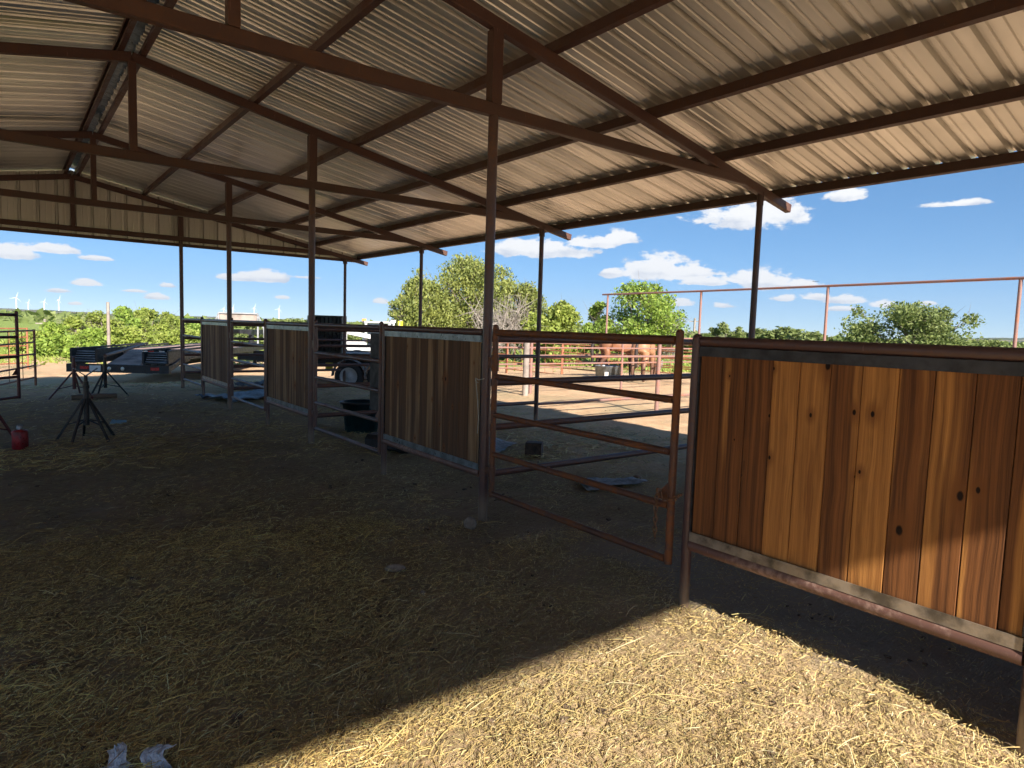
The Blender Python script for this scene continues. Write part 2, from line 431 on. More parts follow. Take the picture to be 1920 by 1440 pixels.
# gable skirts
for y, sgn in ((YF[-1]+.09, 1), (YF[0]-.09, -1)):
    m = MB(); x = mir(XSH)+.02; n = 0; vs = []; att = []
    cols = []
    while x < XSH-.02:
        for a, h in [(0, 0), (.078, 0), (.09, .006), (.104, 0), (.176, 0), (.19, .006), (.202, 0), (.236, 0), (.252, .034), (.279, .034), (.295, 0)]:
            if x+a < XSH-.02: cols.append((x+a, h, n//3))
        x += .305; n += 1
    for X, h, kk in cols:
        vs += [P(X, y+sgn*h, 3.20), P(X, y+sgn*h, rz_(X)+.14)]
    f = [(2*i, 2*i+2, 2*i+3, 2*i+1) for i in range(len(cols)-1)]
    m.add(vs, f); m.build('gable_sheet', MT['roof'], barn, attrs={'tone': [1.1+.5*tones[(c[2]+11) % 80] for c in cols[:-1]]})
    m = MB(); m.beam(P(mir(XSH), y-sgn*.012, 3.215), P(XSH, y-sgn*.012, 3.215), .02, .07); m.build('gable_trim', MT['oxide'], barn)
    m = MB(); 
    for s_ in (1, -1): m.beam(P(XR, y+sgn*.3, rz_(XR)+.17), P(XR+s_*(XSH-XR), y+sgn*.3, rz_(XSH)+.17), .012, .1)
    m.build('rake_trim', MT['galv'], barn)

# ------------------------------------------------------------------ stall fronts
def stall_panel(y0, y1, label, tone_list, chan, board_w=.145, wood='wood_dim'):
    """wood filled panel from y0 (low Y, at the barn column) to y1 (free post)"""
    L = y1-y0; t = thing('stall_barrier', label, 'stall barrier', (XC, y1, -.03), 0, 'wood filled stall barriers along the aisle')
    m = MB(); m.tube((0, 0, -.3), (0, 0, 1.60), .031, 16).dome((0, 0, 1.60), .031, 16); m.build('post', MT['pipe'], t)
    a = -.031; e = -L+.043
    m = MB(); m.tube((0, a, 1.583), (0, e, 1.583), .030, 14)
    for i in range(4): m.ball((-.012, a+(e-a)*(i+.5)/4.2, 1.548), .014, 8, 5, (1, 1.8, .7))
    m.build('top_rail', MT['pipe'], t)
    m = MB(); m.tube((0, a, .380), (0, e, .380), .035, 16)
    for i in range(4): m.ball((-.014, a+(e-a)*(i+.5)/4.2, .416), .012, 8, 5, (1, 2, .6))
    m.build('bottom_rail', MT['scuffed'], t)
    for z, nm in ((1.527, 'top_channel'), (.437, 'bottom_channel')):
        m = MB(); yc = (a+e)/2; LL = a-e-.004; hh = .055
        m.box((-.024, yc, z), (.005, LL, hh)).box((.024, yc, z), (.005, LL, hh)).box((0, yc, z+(hh/2-.003)*(1 if z > 1 else -1)), (.043, LL, .005))
        m.build(nm, chan if z > 1 else (MT['weld'] if chan is MT['darkch'] else chan), t)
    for yy in (a-.004, e+.004):
        m = MB(); m.box((-.016, yy, .982), (.02, .006, 1.02)); m.build('side_channel', MT['darkch'], t)
    m = MB(); y = a-.008; i = 0; tn = []; sd_ = []
    while y > e+.012:
        w = min(board_w*random.uniform(.93, 1.07), y-(e+.008))
        x = random.uniform(-.0015, .0015)
        m.bevbox((x, y-w/2, .982), (w-.0035, 1.055, .026), Matrix(((0, 0, 1), (1, 0, 0), (0, 1, 0))), .003)
        sdv = random.uniform(0, 50)
        tn += [tone_list[i % len(tone_list)]]*10; sd_ += [sdv]*10
        y -= w; i += 1
    m.build('board_infill', MT[wood], t, attrs={'tone': tn, 'seed': sd_})
    return t
stall_panel(YF[1], 2.34, 'nearest stall panel, sunlit honey brown boards under a dark channel at right',
            [.18, .12, .1, .80, .68, .42, .5, .52, .5, .42, .6], MT['darkch'], .15, 'wood')
stall_panel(YF[2], 6.286, 'dark board stall panel on the left of the rusty orange gate',
            [.5, .42, .2, .55, .45, .3, .5, .4, .25, .2, .2], MT['galv'])
stall_panel(YF[3], 10.2, 'third stall panel back, dark boards with a pale stripe and galvanised top strip',
            [.3, .35, .6, .85, .3, .6, .35, .3, .3, .35, .3], MT['galv'])
stall_panel(YF[4], 14.336, 'farthest narrow looking wood stall panel near the end of the barn',
            [.45, .4, .4, .35, .6, .5, .35, .4, .3, .3, .3], MT['galv'])

def gate(label, mat, yh, yl, rot=0, loc=None, seeds=True, extra=True, group='pipe gates of the stalls', zs=(1.585, 1.225, .905, .575, .24)):
    L = yh-yl
    t = thing('pipe_gate', label, 'gate', loc or (XC, yh, -.03), rot, group)
    r = .0245
    for yy in (0, -L):
        m = MB(); m.tube((0, yy, .215), (0, yy, 1.63), r, 14).dome((0, yy, 1.63), r, 14); m.build('upright', mat, t)
    for z in zs:
        m = MB(); m.tube((0, -r*.9, z), (0, -L+r*.9, z), r*(1.05 if z == zs[0] else .93), 12); m.build('rail', mat, t)
    if extra:
        m = MB(); m.tube((0, 0, 1.27), (0, 0, 1.40), .033, 12).box((0, .065, 1.335), (.03, .08, .09)); m.build('hinge', mat, t)
        m = MB(); m.tube((0, 0, .40), (0, 0, .47), .032, 12).box((0, .065, .435), (.03, .08, .05)); m.build('hinge', mat, t)
        m = MB(); z0 = zs[2]-.32
        m.add([(-.003, -L+.02, z0+.02), (-.003, -L+.13, z0+.02), (-.003, -L+.02, z0+.14), (.003, -L+.02, z0+.02), (.003, -L+.13, z0+.02), (.003, -L+.02, z0+.14)],
              [(0, 1, 2), (3, 5, 4), (0, 3, 4, 1), (1, 4, 5, 2), (2, 5, 3, 0)])
        m.build('corner_plate', mat, t)
    return t
gate('rusty orange five rail gate beside the nearest boarded panel', MT['gaterust'], 4.32, 2.47)
gate('dark pipe gate in front of the dark green tub', MT['pipe'], 8.25, 6.38)
gate('dark pipe gate between the third and fourth boarded panels back', MT['pipe'], 12.2, 10.3)
gate('farthest narrow looking pipe gate at the barn end post', MT['pipe'], 16.17, 14.43)
# aisle gate of the left row, swung open into the aisle
a_ = math.atan2(.16+.83, 13.4-12.3)
gate('maroon pipe gate swung into the aisle at the left edge', MT['maroon'], 1.48, 0, rot=pi-a_, loc=(-.83, 12.3, -.03), extra=True)

# chains
def chain(name, label, pts, r=.011):
    m = MB(); n = 0
    for a, b in zip(pts, pts[1:]):
        a = Vector(a); b = Vector(b); L = (b-a).length; k = max(1, int(L/.03))
        d = (b-a).normalized(); x = d.cross(Vector((.3, .5, .8))).normalized(); y = d.cross(x)
        for i in range(k):
            c = a+(b-a)*(i+.5)/k; side = x if n % 2 else y; n += 1
            ring = [c+d*cos(t)*.022+side*sin(t)*.012 for t in [j*pi/4 for j in range(8)]]
            m.path(ring+[ring[0]], .0038, 5)
    o = m.build(name, MT['chain']); return tag(o, label, 'chain')
chain('chain', 'rusty chain hanging down from the latch corner of the orange gate', [(3.15, 2.555, .64), (3.147, 2.56, .5), (3.15, 2.558, .33)])
chain('chain', 'short rusty chain tying the orange gate to the panel post', [(3.15, 2.55, .64), (3.14, 2.5, .585), (3.145, 2.43, .60), (3.15, 2.375, .645)])
m = MB(); m.path([(XC-.05, 4.52, 1.16), (XC-.055, 4.50, 1.10), (XC-.052, 4.48, .98), (XC-.045, 4.47, .82), (XC-.05, 4.475, .70)], .004, 6)
m.path([(XC-.045, 4.4, 1.17), (XC-.06, 4.46, 1.155), (XC-.05, 4.52, 1.165), (XC-.045, 4.53, 1.14), (XC-.06, 4.47, 1.13)], .004, 6)
tag(m.build('twine', MT['twine']), 'pale twine tied round the post left of the orange gate', 'twine')

# side partitions in X and their runs outside
ZRL = (1.50, 1.13, .75, .35)
plabels = ['pipe rail divider behind the orange gate', 'pipe rail divider just in front of the dark green tub', 'pipe rail divider behind the third boarded panel', 'pipe rail divider at the far end of the barn']
for k, y in enumerate(YF[2:]):
    t = thing('pipe_divider', plabels[k], 'pipe fence', (XC+.041, y, 0), 0, 'pipe dividers between the stalls')
    for z in ZRL:
        m = MB(); m.tube((0, 0, z), (XE-XC-.078, 0, z), .030, 12); m.build('rail', MT['pipe'], t)
rl = ['low pen fence running out from the second eave post', 'pen fence running out behind the horses tub', 'farthest pen fence running out from the barn end']
for k, y in enumerate(YF[3:]):
    t = thing('pen_fence', rl[k], 'pipe fence', (XE+.037, y, 0), 0, 'pipe fences of the outdoor pens')
    LX = [16.75, 17.15, 17.5][k]-XE-.04
    for z in (1.43, 1.12, .72, .32):
        m = MB(); m.tube((0, 0, z), (LX, 0, z), .023, 10); m.build('rail', MT['penpipe'], t)
    for x in (10.15-XE, 13.4-XE):
        m = MB(); m.tube((x, .0, -.4), (x, .0, 1.42), .042 if x < 4 else .034, 12).dome((x, 0, 1.42), .034, 12); m.build('post', MT['penpipe'], t)
t = thing('shade_divider', 'boarded shade divider added to shade the ground behind the nearest wood panel', 'shade divider', (XC+.042, YF[1], -.03), 0)  # added divider, boarded solid to keep sun off the ground behind the nearest panel
LD = XE-XC-.12
for z in (.385, 1.583): MB().tube((0, 0, z), (LD, 0, z), .03, 12).build('rail', MT['oxide'], t)
m = MB(); x = -.002; tn = []; sd_ = []
while x < LD-.05:
    w = min(.15, LD-.02-x); m.bevbox((x+w/2, 0, .78), (w-.004, 1.54, .026), Matrix(((1, 0, 0), (0, 0, -1), (0, 1, 0))), .003); tn += [random.uniform(.2, .7)]*10; sd_ += [random.uniform(0, 40)]*10; x += w
m.build('board_infill', MT['wood'], t, attrs={'tone': tn, 'seed': sd_})
# tall pipe frame closing the pens
t = thing('tall_pipe_fence', 'tall thin pipe frame fence with a single high top rail beyond the pens', 'pipe fence', (17.3, 16.8, 0))
tp = [(17.34, 16.77), (17.09, 12.55), (16.62, 8.36), (16.15, 4.23), (15.7, .1)]
for i, (x, y) in enumerate(tp):
    m = MB(); m.tube((x-17.3, y-16.8, -.4), (x-17.3, y-16.8, 2.87), .036, 10); m.build('post', MT['penpipe'], t)
m = MB(); e0 = Vector((17.36-17.3, .25, 2.9)); q = [e0]+[Vector((x-17.3, y-16.8, 2.9)) for x, y in tp[1:]]
m.path(q, .032, 10); m.build('top_rail', MT['penpipe'], t)
for z in (1.42, 1.1, .78, .45):
    m = MB(); m.path([Vector((x-17.3, y-16.8, z)) for x, y in tp], .018, 8); m.build('rail', MT['orange'], t)
# far corral of wire-mesh panels
def mesh_panel(p0, p1, label, h=1.45, mat='orange', group='steel panels of the corral', nv=5, nh=5, wires=True):
    p0 = Vector((*p0, 0)); p1 = Vector((*p1, 0)); L = (p1-p0).length; a = math.atan2(p1.y-p0.y, p1.x-p0.x)
    z0 = gz(p0.x, p0.y)
    t = thing('corral_panel', label, 'corral panel', (p0.x, p0.y, z0), a, group)
    for x in (0, L):
        m = MB(); m.tube((x, 0, -.1), (x, 0, h), .03, 8); m.build('upright', MT[mat], t)
    for i in range(nh):
        z = .22+(h-.25)*i/(nh-1); m = MB(); m.tube((0, 0, z), (L, 0, z), .022, 8); m.build('rail', MT[mat], t)
    if wires:
        for i in range(1, nv):
            m = MB(); m.tube((L*i/nv, 0, .22), (L*i/nv, 0, h-.03), .009, 6); m.build('wire', MT[mat], t)
    return t
mesh_panel((.60, 20.8), (-.75, 16.9), 'orange mesh panel standing just past the barn end at the left edge')
mesh_panel((.62, 28.5), (-1.9, 26.5), 'paler orange panel further back behind the left edge mesh panel', mat='orange')
mesh_panel(pol(950, 27.5), pol(1052, 25), 'corral panel behind the pens, left one of the far pair', nv=7)
mesh_panel(pol(1054, 25), pol(1136, 23.7), 'corral panel behind the pens, reaching the tall frame post', nv=6)
mesh_panel(pol(840, 31), pol(948, 27.6), 'far corral panel seen left of the pale wood post', nv=6)
mesh_panel(pol(1140, 30), pol(1300, 27), 'far corral panel behind the two horses', nv=8)
m = MB(); m.tube((0, 0, -.3), (0, 0, 1.5), .075, 10); o = m.build('wood_post', MT['polewood'], loc=(9.75, 12.0, -.1)); tag(o, 'thick pale grey wood post standing among the pen rails', 'post')

# ------------------------------------------------------------------ small things in the barn
def pipe_stand(label, x, y, mat, h=.86, legs=5, spread=.34, rz=0, vee=True, group='steel pipe stands'):
    t = thing('pipe_stand', label, 'pipe stand', (x, y, gz(x, y)), rz, group)
    m = MB(); m.tube((0, 0, h*.22), (0, 0, h-.1), .032, 12); m.build('tube', mat, t)
    m = MB(); m.tube((0, 0, h*.5), (0, 0, h-.02), .022, 10).tube((0, 0, h-.19), (0, 0, h-.15), .04, 12); m.build('screw', mat, t)
    if vee:
        m = MB()
        for s_ in (-1, 1): m.beam((0, 0, h-.03), (s_*.13, 0, h+.07), .06, .012)
        m.build('vee_head', mat, t)
    else:
        m = MB(); m.box((0, 0, h), (.10, .06, .02)); m.build('head_plate', mat, t)
    for i in range(legs):
        a = 2*pi*i/legs+.35
        m = MB(); m.beam((cos(a)*.03, sin(a)*.03, h*.62), (cos(a)*spread, sin(a)*spread, 0), .027, .027); m.build('leg', mat, t)
        m = MB(); m.tube((cos(a)*.03, sin(a)*.03, h*.3), (cos(a)*spread*.62, sin(a)*spread*.62, h*.24), .01, 6); m.build('brace', mat, t)
    return t
pipe_stand('nearest black pipe stand with vee head in the aisle', .81, 9.98, MT['black'], .86)
pipe_stand('rear pipe stand on the left, on splayed legs near the barn end', 1.03, 15.0, MT['maroon'], .80, 3, .42, .9, False)
pipe_stand('rear pipe stand on the right, under the end of a slanting pipe', 1.55, 15.1, MT['black'], .80, 3, .40, -.3, False)
pipe_stand('maroon stand cut off by the left edge of the photo beside the red can', -.16, 10.0, MT['maroon'], .80, 3, .3, .2, False)
m = MB(); m.tube((0, 0, .0), (1.5, 5.6, .02), .035, 12)
tag(m.build('loose_pipe', MT['scuffed'], loc=(1.55, 15.02, .80)), 'long pipe resting on a rear stand and the trailer deck', 'pipe')
m = MB(); m.tube((0, 0, 0), (.75, .12, 0), .05, 12); m.tube((.1, .1, .02), (.62, .17, .02), .03, 10)
tag(m.build('ground_pipe', MT['pipe'], loc=(.95, 14.7, gz(.95, 14.7)+.05)), 'short pipe lying on the ground under the rear stands', 'pipe')
t = thing('gas_can', 'red round can with grey cap on the straw at left', 'can', (.11, 9.68, gz(.11, 9.68)))
m = MB(); m.lathe([(0, 0), (.098, 0), (.104, .012), (.104, .165), (.098, .178), (.05, .192), (.045, .192), (0, .192)], n=24); m.build('body', MT['redplastic'], t)
m = MB(); m.lathe([(.04, .19), (.042, .22), (.03, .235), (.0, .237)], n=16); m.tube((.02, 0, .225), (.045, 0, .232), .008, 8); m.build('cap', MT['cap'], t)
t.scale = (.80, .80, 1.22)
t = thing('feed_tub', 'dark teal round tub standing in the second stall', 'tub', (4.27, 9.2, gz(4.27, 9.2)))
m = MB(); m.lathe([(0, 0), (.24, 0), (.285, .42), (.30, .42), (.302, .45), (.275, .45), (.232, .03), (0, .03)], n=32); m.build('tub_body', MT['teal'], t)
m = MB(); m.lathe([(.296, .432), (.322, .432), (.324, .458), (.27, .462)], n=32); m.build('rim', MT['black'], t)
t = tag(MB().bevbox((0, 0, .1), (.3, .62, .2), None, .05).build('rubber_trough', MT['rubber'], loc=(3.93, 7.55, gz(3.9, 7.55))), 'low black rubber trough on the ground near the teal tub', 'trough')
t.rotation_euler = (.0, 0, .5)
t = tag(MB().bevbox((0, 0, 0), (.035, .30, .86), None, .01).build('rubber_mat', MT['rubber'], loc=(3.235, 6.57, 1.06)), 'black rubber slab hung behind the latch end of the second gate', 'mat')
t = tag(MB().bevbox((0, 0, .10), (.21, .21, .20), None, .025).build('salt_block', MT['salt'], loc=(5.38, 6.4, gz(5.38, 6.4)-.01)), 'brown square mineral block on the stall floor', 'salt block'); t.rotation_euler = (0, 0, .75)

def flat_sheet(name, label, cat, cx, cy, lx, ly, rot, mat, wav=.02, seed=0, n=14):
    xs = np.linspace(-lx/2, lx/2, n); ys = np.linspace(-ly/2, ly/2, n); vs = []
    for j, y in enumerate(ys):
        for i, x in enumerate(xs):
            ex = x*(1+.14*(vnoise(y*5+seed, 3.)-.5)); ey = y*(1+.2*(vnoise(x*5+seed, 8.)-.5))
            X = cx+ex*cos(rot)-ey*sin(rot); Y = cy+ex*sin(rot)+ey*cos(rot)
            z = gz(X, Y)+.012+wav*float(vnoise(X*9+seed, Y*9))+wav*.5*float(vnoise(X*25, Y*25+seed)); vs.append((X-cx, Y-cy, z))
    f = [(j*n+i, j*n+i+1, (j+1)*n+i+1, (j+1)*n+i) for j in range(n-1) for i in range(n-1)]
    m = MB(); m.add(vs, f, True); o = m.build(name, mat, loc=(cx, cy, 0))
    so_ = o.modifiers.new('thick', 'SOLIDIFY'); so_.thickness = .004
    return tag(o, label, cat)
flat_sheet('feed_sack', 'flattened pale grey sack lying left of the brown mineral block', 'sack', 5.1, 7.05, .95, .5, .5, MT['sack'], .03, 3)
flat_sheet('woven_sack', 'flat woven bag lying on the floor behind the orange gate', 'sack', 5.05, 4.72, .7, .32, -.3, MT['sack'], .035, 7)
flat_sheet('tarp', 'blue grey tarp spread on the ground in the farthest stall', 'tarp', 3.95, 14.0, 1.5, 1.3, .3, MT['tarp'], .08, 5)
flat_sheet('tarp', 'second blue grey sheet heaped behind the third gate', 'tarp', 4.9, 15.6, 1.3, .9, .1, MT['tarp'], .16, 9)

def crumple(name, label, cat, loc, pts, mat, th=.003):
    m = MB(); m.add(pts, [tuple(range(i, i+4)) for i in range(0, len(pts), 4)], False)
    o = m.build(name, mat, loc=loc); s1 = o.modifiers.new('s', 'SUBSURF'); s1.levels = s1.render_levels = 3; s1.subdivision_type = 'SIMPLE'
    tx = bpy.data.textures.new('crumple', 'CLOUDS'); tx.noise_scale = .05
    dd = o.modifiers.new('d', 'DISPLACE'); dd.texture = tx; dd.strength = .035; dd.mid_level = .5
    so_ = o.modifiers.new('thick', 'SOLIDIFY'); so_.thickness = th
    return tag(o, label, cat)
gx_, gy_ = .34, 2.68
def flap(label, x, y, rot, w, h, bend, seed):
    n = 12; vs = []
    for j in range(n):
        v = j/(n-1)
        for i in range(n):
            u = i/(n-1)-.5
            ww = w*(1-.35*v*float(vnoise(seed, v*3))); X = u*ww+.02*math.sin(v*5+seed)
            ang = bend*v; Y = h*v*math.sin(ang)+.018*float(vnoise(u*9+seed, v*7)); Z = h*v*math.cos(ang)*(1-.25*abs(u)*float(vnoise(seed+u*4, 2)))+.016*float(vnoise(u*14+seed, v*12+3))
            vs.append((X*cos(rot)-Y*sin(rot), X*sin(rot)+Y*cos(rot), Z))
    m = MB(); m.add(vs, [(j*n+i, j*n+i+1, (j+1)*n+i+1, (j+1)*n+i) for j in range(n-1) for i in range(n-1)], False)
    o = m.build('plastic_scrap', MT['plastic'], loc=(x, y, gz(x, y))); so_ = o.modifiers.new('thick', 'SOLIDIFY'); so_.thickness = .0015
    return tag(o, label, 'plastic scrap')
flap('crumpled white plastic flap standing in the foreground straw, left piece', .30, 2.55, .5, .075, .10, .9, 3)
flap('shiny bent plastic piece lying in the foreground straw, right piece', .375, 2.50, -.5, .09, .10, 1.2, 8)
m = MB(); m.tube((0, 0, 0), (.16, -.07, .01), .017, 12)
tag(m.build('pvc_stub', MT['pvc'], loc=(.14, 2.62, gz(.14, 2.62)+.01)), 'short dusty white pipe at the bottom left', 'pipe')
def rock(label, x, y, s, seed):
    rr = np.random.default_rng(seed); m = MB(); m.ball((0, 0, 0), 1, 12, 8, s)
    m.v = [tuple(Vector(v)*(1+.22*(float(vnoise(v[0]/s[0]*1.7+seed, v[1]/s[1]*1.7+v[2]/s[2]))-.5))) for v in m.v]
    o = m.build('rock', MT['rock'], loc=(x, y, gz(x, y)+s[2]*.4)); o.rotation_euler = (0, 0, seed*.9); return tag(o, label, 'rock')
rock('pale oblong stone half buried in the dark aisle straw', 2.02, 3.80, (.07, .035, .03), 3)
rock('rounded grey stone leaning at the foot of the post by the orange gate', 2.98, 4.33, (.06, .05, .06), 5)
rock('tiny pale pebble in front of the oblong stone', 1.97, 3.35, (.018, .016, .014), 8)
rock('small dark red clod behind the gate beside the woven bag', 5.5, 4.75, (.05, .04, .035), 9)
crumple('blue_scrap', 'small light blue plastic scrap behind the nearest pipe stand', 'plastic scrap', (1.3, 11.3, gz(1.3, 11.3)+.02),
        [(-.1, 0, 0), (.12, 0, 0), (.14, .1, .03), (-.06, .08, .05)], MT['bluebit'])

# ------------------------------------------------------------------ gooseneck flatbed trailer
def wheel(parent, loc, r=.38, w=.22, rim='white', name='wheel'):
    e = MB(); e.lathe([(r*.62, -w/2), (r*.92, -w/2), (r, -w*.32), (r, w*.32), (r*.92, w/2), (r*.62, w/2)], axis='x', n=28)
    o = e.build(name, MT['tyre'], parent, loc)
    q = MB(); q.lathe([(.0, w*.28), (r*.2, w*.3), (r*.22, w*.18), (r*.45, w*.14), (r*.56, w*.42), (r*.63, w*.48), (r*.63, -w*.48), (0, -w*.3)], axis='x', n=28)
    q.build('rim', MT[rim], o); return o
gn = thing('gooseneck_trailer', 'black gooseneck flatbed trailer with folded ramps behind the pipe stands', 'trailer', (2.38, 20.3, -.30), -math.atan2(6.7, 10.6))
W = 2.6; DK = .86
def bx(name, mat, *boxes, par=gn):
    m = MB()
    for c, s in boxes: m.box(c, s)
    return m.build(name, MT[mat], par)
m = MB(); m.box((0, 5.85, DK-.03), (W-.3, 8.7, .06)); m.build('deck', MT['trdeck'], gn)
bx('side_rail', 'black', ((-W/2+.07, 5.85, DK-.08), (.14, 8.7, .2)))
bx('side_rail', 'black', ((W/2-.07, 5.85, DK-.08), (.14, 8.7, .2)))
bx('main_beam', 'black', ((-.55, 6.2, DK-.25), (.14, 9.4, .36)), ((.55, 6.2, DK-.25), (.14, 9.4, .36)))
m = MB(); dv = lambda x, y0, z0, y1, z1, w, h: m.beam((x, y0, z0), (x, y1, z1), w, h)
dv(0, .12, .50, 1.5, DK-.03, .86, .05); m.build('dovetail_deck', MT['trdeck'], gn)
m = MB(); dv(-W/2+.05, .1, .48, 1.5, DK-.07, .1, .16); dv(W/2-.05, .1, .48, 1.5, DK-.07, .1, .16); m.build('dovetail_rail', MT['black'], gn)
bx('rear_bumper', 'black', ((0, .06, .47), (W+.02, .12, .22)))
for sx in (-1, 1):
    rp = bx('ramp', 'black', ((sx*.92-.32, .85, .79), (.05, 1.5, .34)), ((sx*.92+.32, .85, .79), (.05, 1.5, .34)), ((sx*.92, 1.55, .8), (.59, .04, .32)), ((sx*.92, .78, .62), (.59, 1.5, .03)))
    sl_ = MB()
    for i in range(5): sl_.box((sx*.92, .14+.05*i, .665+.06*i), (.54, .05, .02))
    sl_.build('ramp_slat', MT['grey'], rp)
    ms = MB(); ms.beam((sx*.92-.32, .14, .965), (sx*.92-.32, 4.6, 1.0), .06, .05); ms.beam((sx*.92+.32, .14, .965), (sx*.92+.32, 4.6, 1.0), .06, .05); ms.build('ramp_arm', MT['darkch'], rp)
bx('reflective_tape', 'tape', ((.66, .085, .955), (.14, .006, .03)), ((1.10, .085, .955), (.14, .006, .03)))
bx('reflective_tape', 'redlamp', ((.82, .085, .955), (.14, .006, .03)))
for x in (-.22, .12):
    m = MB(); m.lathe([(0, 0), (.045, 0), (.05, .01), (0, .018)], axis='x', n=14); o = m.build('lamp', MT['lens'], gn, (x, -.002, .47)); o.rotation_euler = (0, 0, -pi/2)
for x in (-.85, .95):
    bx('tail_lamp', 'redlamp', ((x, -.004, .48), (.22, .01, .08)))
bx('licence_plate', 'tape', ((-.58, -.004, .47), (.28, .008, .15)))
for y in (4.2, 5.15):
    for x in (-1.02, 1.02):
        w_ = wheel(gn, (x, y, .39), .39, .3)
bx('gooseneck', 'black', ((-.5, 10.9, 1.35), (.13, 1.9, .2)), ((.5, 10.9, 1.35), (.13, 1.9, .2)), ((-.5, 10.25, 1.1), (.13, .2, .75)), ((.5, 10.25, 1.1), (.13, .2, .75)), ((0, 11.8, 1.35), (1.1, .15, .2)), ((0, 11.8, 1.0), (.14, .14, .7)))
m = MB()
m.box((0, 10.15, 1.95), (1.55, .04, .34)); m.build('headboard', MT['polewood'], gn)
m = MB()
for sx in (-1, 1):
    m.beam((sx*.8, 10.1, DK), (sx*.8, 10.1, 2.12), .06, .06, (0, 1, 0)); m.beam((sx*.8, 10.1, 2.1), (sx*1.05, 10.1, 1.5), .06, .06, (0, 1, 0)); m.beam((sx*1.05, 10.1, 1.5), (sx*1.08, 10.1, DK), .06, .06, (0, 1, 0))
m.beam((-.8, 10.1, 2.14), (.8, 10.1, 2.14), .06, .06); m.build('headache_rack', MT['grey'], gn)
bx('landing_leg', 'black', ((-.8, 9.7, .5), (.12, .12, 1.0))); bx('landing_leg', 'black', ((.8, 9.7, .5), (.12, .12, 1.0)))

# ------------------------------------------------------------------ utility trailer with box, skid steer beyond
px_, py_ = pol(655, 17.3/cos(math.atan((655-960)/FPX)))
hd = math.radians(-52)
ut = thing('utility_trailer', 'dark flatbed utility trailer with a white rimmed wheel behind the second gate', 'trailer', (px_, py_, -.2), math.radians(-38))
def bu(name, mat, *boxes): return bx(name, mat, *boxes, par=ut)
bu('deck', 'trdeck', ((-.4, 1.0, .92), (4.2, 1.8, .06))); bu('side_rail', 'black', ((-.4, .06, .90), (4.24, .08, .16))); bu('side_rail', 'black', ((-.4, 1.94, .90), (4.24, .08, .16)))
bu('frame', 'black', ((-.4, .35, .74), (4.4, .1, .16)), ((-.4, 1.65, .74), (4.4, .1, .16)), ((-2.9, 1.0, .72), (1.0, .1, .12)))
for x in (0, .86):
    for y in (-.06, 2.06):
        w_ = wheel(ut, (x, y, .38), .38, .22); w_.rotation_euler = (0, 0, -pi/2 if y < 1 else pi/2)
m = MB()
for x in (0, .86):
    pts = [(x+cos(a)*.45, -.06, .38+sin(a)*.45) for a in [pi*i/10 for i in range(11)]]
    for a, b in zip(pts, pts[1:]): m.beam(a, b, .25, .012, (0, 0, 1) if abs(a[0]-b[0]) > .03 else (1, 0, 0))
m.build('fender', MT['grey'], ut)
bu('tail_lamp', 'redlamp', ((1.6, -.0, .9), (.1, .02, .09))); bu('plastic_jug', 'yellow', ((-.55, -.02, .62), (.16, .14, .2)))
gb = thing('grapple_attachment', 'dark ribbed steel box with hanging tines beside the white loader', 'loader attachment', (px_-.55, py_+.35, .75), math.radians(-38))
m = MB(); m.box((0, .5, .5), (.85, .03, 1.0)).box((-.42, .25, .5), (.03, .5, 1.0)).box((.42, .25, .5), (.03, .5, 1.0)).box((0, .25, 1.0), (.87, .5, .03)); m.build('shell', MT['ltsteel'], gb)
m = MB()
for i in range(8): m.box((-.36+i*.103, .46, .52), (.02, .04, .9))
m.build('rib', MT['darkch'], gb)
for i in range(4):
    m = MB(); x = -.3+i*.19; m.add([(x-.07, 0, .5), (x+.07, 0, .5), (x, .05, .06), (x-.07, .03, .5), (x+.07, .03, .5), (x, .08, .06)], [(0, 1, 2), (3, 5, 4), (0, 2, 5, 3), (1, 4, 5, 2), (0, 3, 4, 1)]); m.build('tine', MT['rubber'], gb)
bx('edge_strip', 'galv', ((-.455, .25, .5), (.04, .5, 1.0)), par=gb)

sx_, sy_ = pol(690, 30)
sk = thing('skid_steer', 'white skid steer loader with cab and raised side arms left of the juniper trees', 'loader', (sx_, sy_, gz(sx_, sy_)), math.radians(-20))
sk.scale = (1.15, 1.15, 1.05)
def bs(name, mat, *boxes): return bx(name, mat, *boxes, par=sk)
bs('body', 'white', ((.1, 0, .62), (1.9, 1.1, .55)), ((-.55, 0, .95), (.7, 1.05, .35)))
bs('engine_grille', 'grey', ((-.93, 0, .85), (.04, .9, .45)))
cb = bs('cab', 'white', ((.35, 0, 1.92), (1.15, .95, .07)), ((-.17, -.44, 1.4), (.09, .07, 1.0)), ((-.17, .44, 1.4), (.09, .07, 1.0)), ((.88, -.44, 1.4), (.07, .07, 1.0)), ((.88, .44, 1.4), (.07, .07, 1.0)), ((-.2, 0, 1.15), (.05, .9, .4)))
mm = MB(); mm.box((.35, -.445, 1.42), (.92, .02, .9)); mm.build('window', MT['glass'], cb)
mm = MB(); mm.box((-.2, 0, 1.62), (.02, .8, .5)); mm.build('window', MT['glass'], cb)
bs('seat', 'rubber', ((.2, 0, 1.15), (.4, .5, .6)))
for y in (-.72, .72):
    m = MB(); m.beam((-.95, y, 1.5), (.7, y, 1.15), .12, .18); m.beam((.7, y, 1.15), (1.5, y, .45), .12, .2); m.beam((-.95, y, .85), (-.95, y, 1.52), .12, .14, (1, 0, 0)); m.build('lift_arm', MT['white'], sk)
for x in (-.5, .6):
    for y in (-.72, .72):
        w_ = wheel(sk, (x, y*.98, .38), .38, .28, 'grey'); w_.rotation_euler = (0, 0, -pi/2 if y < 0 else pi/2)
